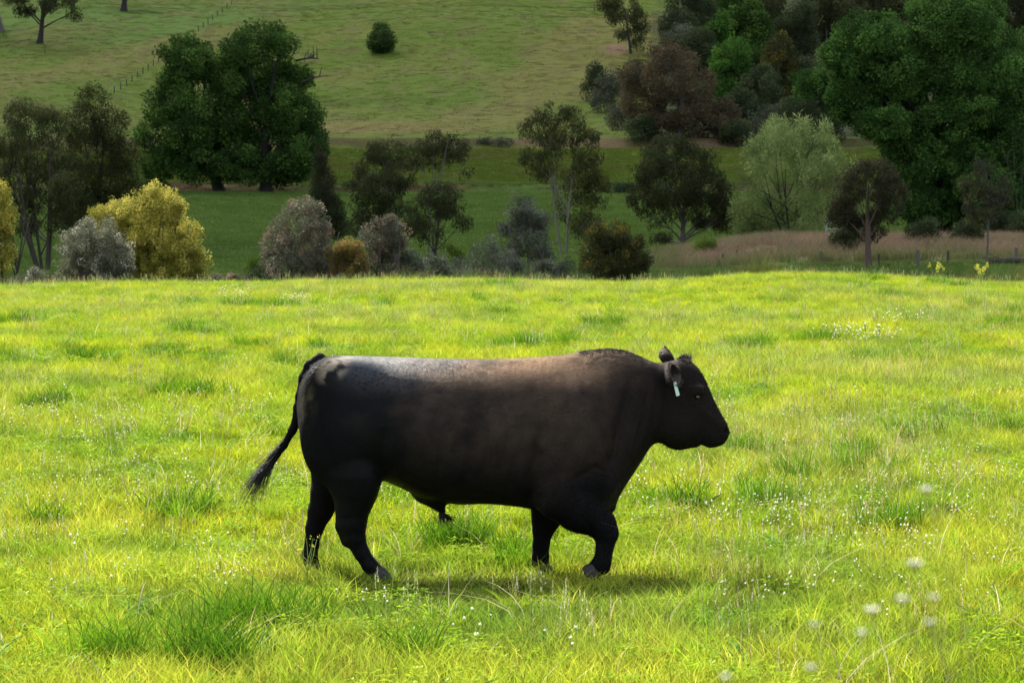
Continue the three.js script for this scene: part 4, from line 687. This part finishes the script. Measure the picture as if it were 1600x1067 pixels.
{
  const d = 150, o = new THREE.Group(), x = (1326 - 800) / F * d, steel = std(0.22, 0.26, 0.30, 0.5, { metalness: 0.3 }); o.name = 'metal_gate'; o.position.set(x, H(x, -d), -d); scene.add(o);
  for (const y of [0.45, 0.85, 1.2]) { const r = new THREE.Mesh(new THREE.CylinderGeometry(0.035, 0.035, 2.6, 8).rotateZ(Math.PI / 2), steel); r.name = 'rail'; r.position.y = y; o.add(r); }
  for (const s of [-1.3, 1.3]) { const r = new THREE.Mesh(new THREE.CylinderGeometry(0.04, 0.04, 1.35, 8), steel); r.name = 'upright'; r.position.set(s, 0.66, 0); o.add(r); }
  tag(lit(o), 'bluish grey metal rail gate between the willow and the reddish trunked gum', 'gate');
}

// ---------------------------------------------------------------- the meadow's plants
function bladeGeo(seed, n, rad, hMin, hMax, wid, bend, tint = [1, 1, 1], segs = 2) {
  const R = rng(seed), b = new GB();
  for (let i = 0; i < n; i++) {
    const a = R() * 6.28, r = rad * Math.sqrt(R()), x = Math.cos(a) * r, z = Math.sin(a) * r, h = lerp(hMin, hMax, R()), w = wid * (0.7 + 0.6 * R()), f = R() * 6.28, lean = bend * (0.3 + R()) * h, dx = Math.cos(f), dz = Math.sin(f), face = R() * 6.28, sx = Math.cos(face) * w / 2, sz = Math.sin(face) * w / 2;
    const g = 0.8 + 0.4 * R(), dry = R() < 0.13, c0 = [0.75 * g * tint[0], 0.7 * g * tint[1], 0.7 * g * tint[2]], c1 = dry ? [1.5 * g, 1.12 * g, 1.7 * g] : [g * tint[0], g * tint[1], g * tint[2]];  // pale blades: dry grass, and glints put into the blade colour
    let l = [b.v(x - sx, -0.02, z - sz, c0), b.v(x + sx, -0.02, z + sz, c0)];
    for (let s = 1; s <= segs; s++) {
      const t = s / segs, y = h * (t - 0.18 * bend * t * t), ox = x + dx * lean * t * t, oz = z + dz * lean * t * t, k = 1 - t * 0.55;
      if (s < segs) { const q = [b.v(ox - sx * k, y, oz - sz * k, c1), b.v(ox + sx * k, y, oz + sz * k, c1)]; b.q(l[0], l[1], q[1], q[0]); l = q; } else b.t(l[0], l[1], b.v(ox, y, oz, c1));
    }
  }
  return b.build();
}
function seedGeo(seed, n, rad, hMin, hMax) {                   // thin stems with feathery heads
  const R = rng(seed), b = new GB();
  for (let i = 0; i < n; i++) {
    const a = R() * 6.28, r = rad * Math.sqrt(R()), x = Math.cos(a) * r, z = Math.sin(a) * r, h = lerp(hMin, hMax, R()), dx = (R() - 0.5) * 0.3 * h, dz = (R() - 0.5) * 0.3 * h, st = [0.40, 0.43, 0.10];
    const tip = V(x + dx, h, z + dz); b.tube([V(x, 0, z), V(x + dx * 0.35, h * 0.5, z + dz * 0.35), tip], [0.0016, 0.0013, 0.0009], 3, st);
    const hc = R() < 0.5 ? [0.48, 0.43, 0.25] : [0.46, 0.48, 0.2], hl = 0.05 + 0.05 * R();
    for (let k = 0; k < 9; k++) { const t = k / 8, p = V(tip.x - dx * 0.12 * (1 - t), h - hl * (1 - t), tip.z - dz * 0.12 * (1 - t)), f = R() * 6.28, w = 0.012 * (1 - 0.6 * t), e = V(p.x + Math.cos(f) * w, p.y + 0.016, p.z + Math.sin(f) * w), o = V(-Math.sin(f) * 0.0028, 0, Math.cos(f) * 0.0028); b.t(b.v(p.x - o.x, p.y, p.z - o.z, hc), b.v(p.x + o.x, p.y, p.z + o.z, hc), b.v(e.x, e.y, e.z, hc)); }
  }
  return b.build();
}
function cloverGeo(seed, n, rad) {                             // low three-lobed leaves
  const R = rng(seed), b = new GB();
  for (let i = 0; i < n; i++) {
    const a = R() * 6.28, r = rad * Math.sqrt(R()), x = Math.cos(a) * r, z = Math.sin(a) * r, y = 0.03 + 0.07 * R(), g = 0.8 + 0.4 * R(), c = [g, g, g];
    for (let k = 0; k < 3; k++) { const f = a + k * 2.1 + R() * 0.4, L = 0.014 + 0.008 * R(), dy = (R() - 0.4) * 0.01, ux = Math.cos(f), uz = Math.sin(f), o = b.v(x, y, z, c); const p = b.v(x + ux * L - uz * L * 0.5, y + dy, z + uz * L + ux * L * 0.5, c), q = b.v(x + ux * L * 1.15, y + dy * 1.4 + 0.003, z + uz * L * 1.15, c), s = b.v(x + ux * L + uz * L * 0.5, y + dy, z + uz * L - ux * L * 0.5, c); b.t(o, p, q); b.t(o, q, s); }
  }
  return b.build();
}
function flowerGeo(seed, n, rad, hMin, hMax, size, head) {
  const R = rng(seed), b = new GB();
  for (let i = 0; i < n; i++) {
    const a = R() * 6.28, r = rad * Math.sqrt(R()), x = Math.cos(a) * r, z = Math.sin(a) * r, h = lerp(hMin, hMax, R()), s = size * (0.75 + 0.5 * R());
    b.tube([V(x * 0.8, 0, z * 0.8), V(x, h * 0.6, z), V(x, h, z)], [0.0016, 0.0014, 0.0012], 3, [0.20, 0.30, 0.05]);
    for (let k = 0; k < 14; k++) { const cz = R() * 1.5 - 0.5, f = R() * 6.28, q = Math.sqrt(Math.max(0, 1 - cz * cz)), p = V(Math.cos(f) * q, cz, Math.sin(f) * q), u = V().crossVectors(p, UPV).normalize().multiplyScalar(s * 0.28), e = 0.9 + 0.2 * R(), c = [head[0] * e, head[1] * e, head[2] * e], o = V(x, h, z); const v = [p.clone().multiplyScalar(s * 0.15).sub(u), p.clone().multiplyScalar(s * 0.15).add(u), p.clone().multiplyScalar(s).add(u.clone().multiplyScalar(0.6)), p.clone().multiplyScalar(s).sub(u.clone().multiplyScalar(0.6))].map((w) => w.add(o)); b.q(...v.map((w) => b.v(w.x, w.y, w.z, c))); }
  }
  return b.build();
}
const GRASS = leafMat(0.5, { vertexColors: true, clearcoat: 0.12, clearcoatRoughness: 0.35, roughness: 0.95, specularIntensity: 0 });
const PETAL = leafMat(0.5, { vertexColors: true, roughness: 1 });
function scatter(name, children, label, category, part) {
  const root = new THREE.Group(); root.name = name; root.userData.kind = 'stuff'; tag(root, label, category); scene.add(root);
  const C = new THREE.Color();
  for (const { geo, mat, list } of children) {
    if (!list.length) continue;
    const m = new THREE.InstancedMesh(geo, mat, list.length);
    list.forEach((q, i) => { m.setMatrixAt(i, q.m); m.setColorAt(i, C.setRGB(...q.c)); });
    m.name = numbered(part); m.userData.kind = 'stuff'; m.castShadow = m.receiveShadow = true; root.add(m);
  }
  return root;
}
const _Q = new THREE.Quaternion(), _E = new THREE.Euler();
function spot(x, z, s, sy, R, tilt = 0.12) { _E.set((R() - 0.5) * tilt, R() * 6.28, (R() - 0.5) * tilt); return new THREE.Matrix4().compose(V(x, H(x, z) - 0.004, z), _Q.setFromEuler(_E), V(s, s * sy, s)); }
// clumps seen in the photograph: column, row, spread in columns, darker
const TUFTS = [[300, 625, 60, 1], [90, 640, 60, 0.8], [1170, 548, 45, 1], [285, 815, 50, 1], [700, 865, 48, 1.2], [1060, 800, 60, 0.8], [1205, 795, 50, 1], [1375, 835, 55, 1], [1330, 722, 40, 0.9], [1580, 680, 40, 0.9], [1155, 712, 45, 1], [230, 476, 24, 0.8], [600, 482, 40, 0.5], [1520, 482, 26, 1], [1570, 512, 34, 0.9], [1290, 538, 50, 0.8], [1410, 468, 30, 0.6], [500, 550, 40, 0.6], [420, 690, 40, 0.5], [410, 990, 70, 1], [330, 1050, 80, 1], [180, 1040, 70, 0.8], [870, 850, 26, 1], [470, 990, 45, 0.9], [830, 545, 60, 0.5], [1000, 690, 40, 0.6], [60, 825, 40, 0.7], [640, 1040, 60, 0.5], [1150, 495, 36, 0.5], [300, 522, 60, 0.5], [390, 545, 40, 0.6], [770, 495, 50, 0.3], [1440, 690, 40, 0.4], [960, 1040, 60, 0.4]]
  .map(([px, py, w, k]) => { let d = 12; while (d < 75 && rowOf((px - 800) / F * d, d) > py) d += 0.1; return { x: (px - 800) / F * d, d, w: w / F * d, k }; });
{
  const R = rng(2024), kinds = { short: [[], [], [], []], tall: [[], []], seed: [[], []], clover: [[], []], flower: [[], []], broad: [[]], stalk: [[]] };
  const put = (k, v) => kinds[k][Math.floor(R() * kinds[k].length)].push(v);
  for (let d = 9.5; d < 79;) {
    const step = d < 30 ? 0.13 : lerp(0.16, 0.22, (d - 30) / 50), half = 0.225 * d + 1.2;
    for (let x = -half; x < half; x += step) {
      const X = x + (R() - 0.5) * step * 1.6, D = d + (R() - 0.5) * step * 1.6, Z = -D, far = d > 30 ? 1.25 : 1;
      const n1 = fbm(X * 0.55, D * 0.35, 1, 3), n2 = fbm(X * 0.17, D * 0.12, 22, 3), n3 = fbm(X * 1.7, D * 1.2, 41, 2);
      const near = ss(1.4, 0.9, Math.hypot((X - 0.0) / 1.2 + 0.15 * n3, (D - 16.15) / 0.85 + 0.2 * n3));
      let tuft = 0; for (const t of TUFTS) { const e = Math.hypot((X - t.x) / t.w, (D - t.d) / Math.max(t.w * 0.9, 0.25)); if (e < 1.3) tuft = Math.max(tuft, ss(1.25, 0.5, e + n3 * 0.8) * t.k); }
      tuft = Math.max(tuft, 0.5 * ss(0.2, 0.4, fbm(X * 0.42, D * 0.26, 150, 3)));
      const yellow = clamp(0.5 + 1.6 * n1 + 0.4 * (R() - 0.5)), grey = clamp(0.35 + 1.8 * n2 + 0.3 * n3);
      let col = mix3([0.13, 0.29, 0.010], [0.46, 0.53, 0.022], yellow); col = mix3(col, [0.38, 0.39, 0.12], grey * 0.4);
      const j = 0.5 + 0.85 * R(); col = col.map((v) => v * j);
      const hN = clamp(0.9 + 0.9 * n2 + 0.5 * n1, 0.45, 1.5) * (1 - 0.6 * near);
      put('short', { m: spot(X, Z, far * (0.85 + 0.35 * R()), hN, R), c: mix3(col, [0.10, 0.23, 0.008], clamp(tuft * 0.85)) });
      if (near < 0.4 && tuft > 0.25 && R() < tuft * 0.75) put('tall', { m: spot(X, Z, 0.85 + 0.4 * R(), 0.9 + 0.4 * R(), R), c: mix3([0.14, 0.30, 0.010], [0.045, 0.125, 0.008], R()) });
      else if (near < 0.4 && R() < 0.05 + 0.12 * ss(66, 73, D)) put('tall', { m: spot(X, Z, 0.6 + 0.5 * R(), 0.9, R), c: mix3([0.22, 0.38, 0.02], [0.36, 0.42, 0.03], R()) });
      if (R() < (0.025 + 0.11 * clamp(grey - 0.35)) * Math.max(0, 1 - 1.6 * near) * ss(14, 16.5, D + 6 * n3 + 1.5)) put('seed', { m: spot(X, Z, 0.8 + 0.5 * R(), 1, R, 0.3), c: [1, 1, 1].map(() => 0.8 + 0.4 * R()) });
      if (R() < 0.05 + 0.12 * ss(0.1, 0.3, n3) && tuft < 0.3 && near < 0.3) put('clover', { m: spot(X, Z, 0.9 + 0.5 * R(), 0.8 + 0.5 * R(), R), c: mix3([0.20, 0.36, 0.015], [0.34, 0.44, 0.02], R()) });
      const fl = clamp(0.15 + 1.5 * fbm(X * 0.33, D * 0.2, 77, 3) + 0.5 * n3);
      const px = 800 + X / D * F, zone = ss(40, 26, D) * 0.55 + 0.18 + (px > 1080 ? 0.25 * ss(48, 30, D) : 0), patch = Math.max(ss(1, 0.2, Math.hypot((px - 365) / 45, (D - 66) / 5)), ss(1, 0.3, Math.hypot((px - 1330) / 90, (D - 45) / 3)), ss(1, 0.3, Math.hypot((px - 460) / 30, (D - 60) / 4)), ss(1, 0.3, Math.hypot((px - 1400) / 70, (D - 50) / 2)));
      if (R() < 0.5 * fl * zone * ss(0.5, 0.1, tuft) * ss(12, 22, D) * (1 - 0.8 * near) + 0.5 * patch * (0.5 + n3)) put('flower', { m: spot(X, Z, (0.8 + 0.5 * R()) * (1 + 1.3 * patch), (0.8 + 0.5 * R()) * (1 - 0.3 * patch), R), c: [1, 1, 1] });
      if (R() < 0.004 + 0.06 * ss(0.22, 0.4, fbm(X * 0.6, D * 0.4, 210, 3)) && near < 0.3) put('broad', { m: spot(X, Z, 0.8 + 0.6 * R(), 0.9, R), c: mix3([0.14, 0.26, 0.05], [0.20, 0.34, 0.04], R()) });
      if (near < 0.4 && R() < 0.012) put('stalk', { m: spot(X, Z, 0.8 + 0.5 * R(), 1, R, 0.6), c: mix3([0.55, 0.5, 0.32], [0.42, 0.30, 0.17], R()) });
    }
    d += step;
  }
  const shorts = [bladeGeo(11, 40, 0.14, 0.05, 0.15, 0.006, 0.6), bladeGeo(12, 40, 0.14, 0.06, 0.19, 0.0055, 0.7), bladeGeo(13, 40, 0.13, 0.05, 0.13, 0.0075, 0.6), bladeGeo(14, 36, 0.14, 0.08, 0.23, 0.0052, 0.75)];
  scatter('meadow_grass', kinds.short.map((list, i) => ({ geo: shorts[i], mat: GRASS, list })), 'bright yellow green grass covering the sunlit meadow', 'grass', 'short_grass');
  scatter('tall_grass', kinds.tall.map((list, i) => ({ geo: bladeGeo(21 + i, 60, 0.12, 0.12, 0.32, 0.0075, 0.75, [1, 1, 1], 3), mat: GRASS, list })), 'taller darker green grass tussocks dotted over the meadow', 'grass', 'tall_grass_tuft');
  scatter('seeding_grass', kinds.seed.map((list, i) => ({ geo: seedGeo(31 + i, 9, 0.14, 0.16, 0.34), mat: PETAL, list })), 'thin grass stems with pale brownish seed heads in the meadow', 'grass', 'seed_stem');
  scatter('clover_leaves', kinds.clover.map((list, i) => ({ geo: cloverGeo(41 + i, 34, 0.14), mat: GRASS, list })), 'low round clover leaves between the meadow grass', 'clover', 'clover_leaf');
  scatter('clover_flowers', kinds.flower.map((list, i) => ({ geo: flowerGeo(51 + i, 4, 0.12, 0.07, 0.16, 0.0078, [0.86, 0.84, 0.76]), mat: PETAL, list })), 'small white clover flowers sprinkled over the meadow', 'flowers', 'clover_flower');
  scatter('broad_weeds', kinds.broad.map((list) => ({ geo: bladeGeo(61, 16, 0.07, 0.08, 0.2, 0.028, 1.1, [1, 1, 1], 3), mat: GRASS, list })), 'broad leaved weeds in the meadow grass', 'weeds', 'broad_leaf');
  scatter('dry_stalks', kinds.stalk.map((list) => ({ geo: bladeGeo(71, 3, 0.08, 0.25, 0.42, 0.006, 1.3, [1, 1, 1], 4), mat: PETAL, list })), 'bleached dry stalks bending over the meadow grass', 'grass', 'dry_stalk');
  // grass of the valley and the slope
  const R2 = rng(99), dryL = [], greenL = [], rough = [];
  for (let i = 0; i < 70000; i++) {
    const d = 97 + 303 * Math.pow(R2(), 0.75), x = (R2() - 0.5) * 0.46 * d, c = hillColor(x, d), s = 0.8 + 0.6 * R2(), px = 800 + x / d * F, strip = ss(150, 330, px - 800) * ss(118, 128, d) * ss(176, 160, d);
    const j = 0.75 + 0.6 * R2(), q = { m: spot(x, -d, s * (d > 180 ? 2.2 : 1.5), strip > 0.3 || d < 112 ? 1.1 : 0.28 + 0.2 * R2(), R2), c: c.map((v) => v * j * 1.1) };
    (strip > 0.3 || d < 112 ? dryL : greenL).push(q);
  }
  for (let i = 0; i < 5200; i++) { const d = 77 + 19 * R2(), x = (R2() - 0.5) * 0.5 * d, n = fbm(x * 0.4, d * 0.3, 61, 3), h = (1.1 + 1.1 * R2()) * clamp(0.7 + 1.8 * n, 0.2, 1.5) * lerp(0.6, 1, ss(-6, 6, x)); dryL.push({ m: spot(x, -d, 1.3, h, R2), c: mix3([0.18, 0.16, 0.08], [0.11, 0.16, 0.035], clamp(0.5 + n * 2 + 0.4 * (R2() - 0.5))).map((v) => v * (0.7 + 0.6 * R2())) }); }
  for (let i = 0; i < 34000; i++) { const d = 400 + 380 * Math.pow(R2(), 0.7), x = (R2() - 0.5) * 0.44 * d, c = hillColor(x, d), j = 0.7 + 0.6 * R2(); if (c[0] < 0.07) continue; rough.push({ m: spot(x, -d, 2.6 * (0.7 + 0.6 * R2()), 0.14, R2), c: c.map((v) => v * (0.9 + 0.35 * (j - 0.7)) * 1.25) }); }
  const dull = leafMat(0.25, { vertexColors: true, roughness: 1, specularIntensity: 0 });
  scatter('dry_grass', [{ geo: bladeGeo(81, 40, 0.3, 0.15, 0.42, 0.012, 0.6), mat: dull, list: dryL }], 'dry pinkish brown grass on the strip behind the meadow', 'grass', 'dry_grass_tuft');
  scatter('paddock_grass', [{ geo: bladeGeo(82, 40, 0.34, 0.12, 0.34, 0.016, 0.7), mat: dull, list: greenL }, { geo: bladeGeo(83, 40, 0.4, 0.1, 0.3, 0.03, 0.7), mat: dull, list: rough }], 'short grass of the shaded paddocks and hillside', 'grass', 'paddock_grass_tuft');
}
// yellow flowering weeds standing over the far edge, and two by the bull
function mustard(px, d, h, label) {
  const x = (px - 800) / F * d, o = new THREE.Group(), R = rng(Math.round(px)), stem = std(0.22, 0.30, 0.06), flower = leafMat(0.4, { color: new THREE.Color().setRGB(0.62, 0.60, 0.08) });
  o.name = numbered('mustard_plant'); o.position.set(x, H(x, -d), -d); scene.add(o);
  const b = new GB(), fb = new GB();
  for (let s = 0; s < 7; s++) {
    const a = R() * 6.28, t0 = 0.2 + 0.4 * R(), e = V(Math.cos(a) * h * 0.35 * (0.4 + R()), h * (0.65 + 0.35 * R()), Math.sin(a) * h * 0.3), p0 = V(0, h * t0, 0);
    b.tube([p0, V(e.x * 0.6, lerp(p0.y, e.y, 0.45), e.z * 0.6), e], [0.006, 0.005, 0.003].map((q) => q * (h > 0.5 ? 1 : 0.5)), 4);
    for (let k = 0; k < (h > 0.5 ? 16 : 4); k++) { const p = e.clone().add(V((R() - 0.5) * h * 0.13, (R() - 0.65) * h * 0.2, (R() - 0.5) * h * 0.13)), r = h * 0.02, f = R() * 6.28; const q = [[-1, -1], [1, -1], [1, 1], [-1, 1]].map(([u, v]) => fb.v(p.x + Math.cos(f) * u * r, p.y + v * r * 0.7 + u * r * 0.3, p.z + Math.sin(f) * u * r)); fb.q(...q); }
  }
  b.tube([V(0, -0.03, 0), V(0.01, h * 0.5, 0), V(0, h * 0.9, 0)], [0.008, 0.006, 0.003].map((q) => q * (h > 0.5 ? 1 : 0.5)), 5);
  const sm = new THREE.Mesh(b.build(), stem); sm.name = 'stem'; o.add(sm); const fm = new THREE.Mesh(fb.build(), flower); fm.name = 'blossom'; o.add(fm);
  tag(lit(o), label, 'plant');
}
mustard(1466, 72, 0.62, 'left one of two yellow green weeds poking over the far meadow edge');
mustard(1534, 70, 0.72, 'right one of two yellow green weeds poking over the far meadow edge');
mustard(478, 16.4, 0.36, 'spindly yellow flowered weed in front of the far hind leg');
// tall umbel flowers close to the camera, out of focus
function umbel(px, py, d, size, label) {
  const x = (px - 800) / F * d, y = EYE + (480 - py) / F * d, R = rng(Math.round(px + py)), o = new THREE.Group(), g0 = H(x + 0.05, -d);
  o.name = numbered('umbel_flower'); o.position.set(x + 0.05, g0, -d); scene.add(o);
  const top = V(-0.05, y - g0, 0), b = new GB(); b.tube([V(0, -0.03, 0), V(0.02, top.y * 0.5, 0), V(-0.02, top.y * 0.85, 0), top.clone().add(V(0, -size, 0))], [0.0009, 0.0008, 0.0007, 0.0005], 5);
  const fb = new GB();
  for (let k = 0; k < 26; k++) {
    const a = R() * 6.28, r = size * Math.sqrt(R()), e = top.clone().add(V(Math.cos(a) * r, (R() - 0.5) * size * 0.25 - r * 0.15, Math.sin(a) * r)); b.tube([top.clone().add(V(0, -size, 0)), e], [0.0008, 0.0005], 3);
    for (let q = 0; q < 5; q++) { const c = e.clone().add(V((R() - 0.5) * size * 0.3, R() * size * 0.12, (R() - 0.5) * size * 0.3)), s = size * 0.11, f = R() * 6.28; { const t1 = V(R() - 0.5, R() - 0.5, R() - 0.5).normalize(), t2 = V(R() - 0.5, R() - 0.5, R() - 0.5).cross(t1).normalize(); fb.q(...[[-1, -1], [1, -1], [1, 1], [-1, 1]].map(([u, v]) => fb.v(c.x + (t1.x * u + t2.x * v) * s, c.y + (t1.y * u + t2.y * v) * s, c.z + (t1.z * u + t2.z * v) * s))); } }
  }
  const sm = new THREE.Mesh(b.build(), leafMat(0.5, { color: new THREE.Color().setRGB(0.42, 0.46, 0.14) })); sm.name = 'stem'; o.add(sm); const fm = new THREE.Mesh(fb.build(), leafMat(0.6, { color: new THREE.Color().setRGB(0.92, 0.90, 0.82) })); fm.name = 'blossom'; o.add(fm);
  tag(lit(o), label, 'flower', 'blurred white flowers close to the camera');
}
for (const [px, py, d, s, l] of [[1431, 879, 1.82, 0.0055, 'brightest blurred white flower, right of the lifted hoof and lower right'], [1364, 951, 1.88, 0.0051, 'blurred white flower, lowest left of the bright pair at the lower right'], [1413, 935, 1.68, 0.0039, 'blurred tall white flower between the bright pair'], [1455, 971, 1.75, 0.0034, 'small blurred white flower right of the lower bright one'], [1349, 988, 1.75, 0.0034, 'small blurred white flower just under the lower bright one'], [1461, 932, 1.75, 0.0031, 'faint blurred white flower right of the bright pair'], [1268, 1042, 1.71, 0.0038, 'blurred white flower near the bottom edge'], [1449, 763, 1.88, 0.0038, 'single blurred white flower, the highest of them'], [1134, 1057, 1.68, 0.0034, 'blurred white flower cut by the bottom edge'], [1274, 975, 1.75, 0.0029, 'faint blurred yellowish flower left of the lower bright one']]) umbel(px, py, d, s, l);

renderer.render(scene, camera);
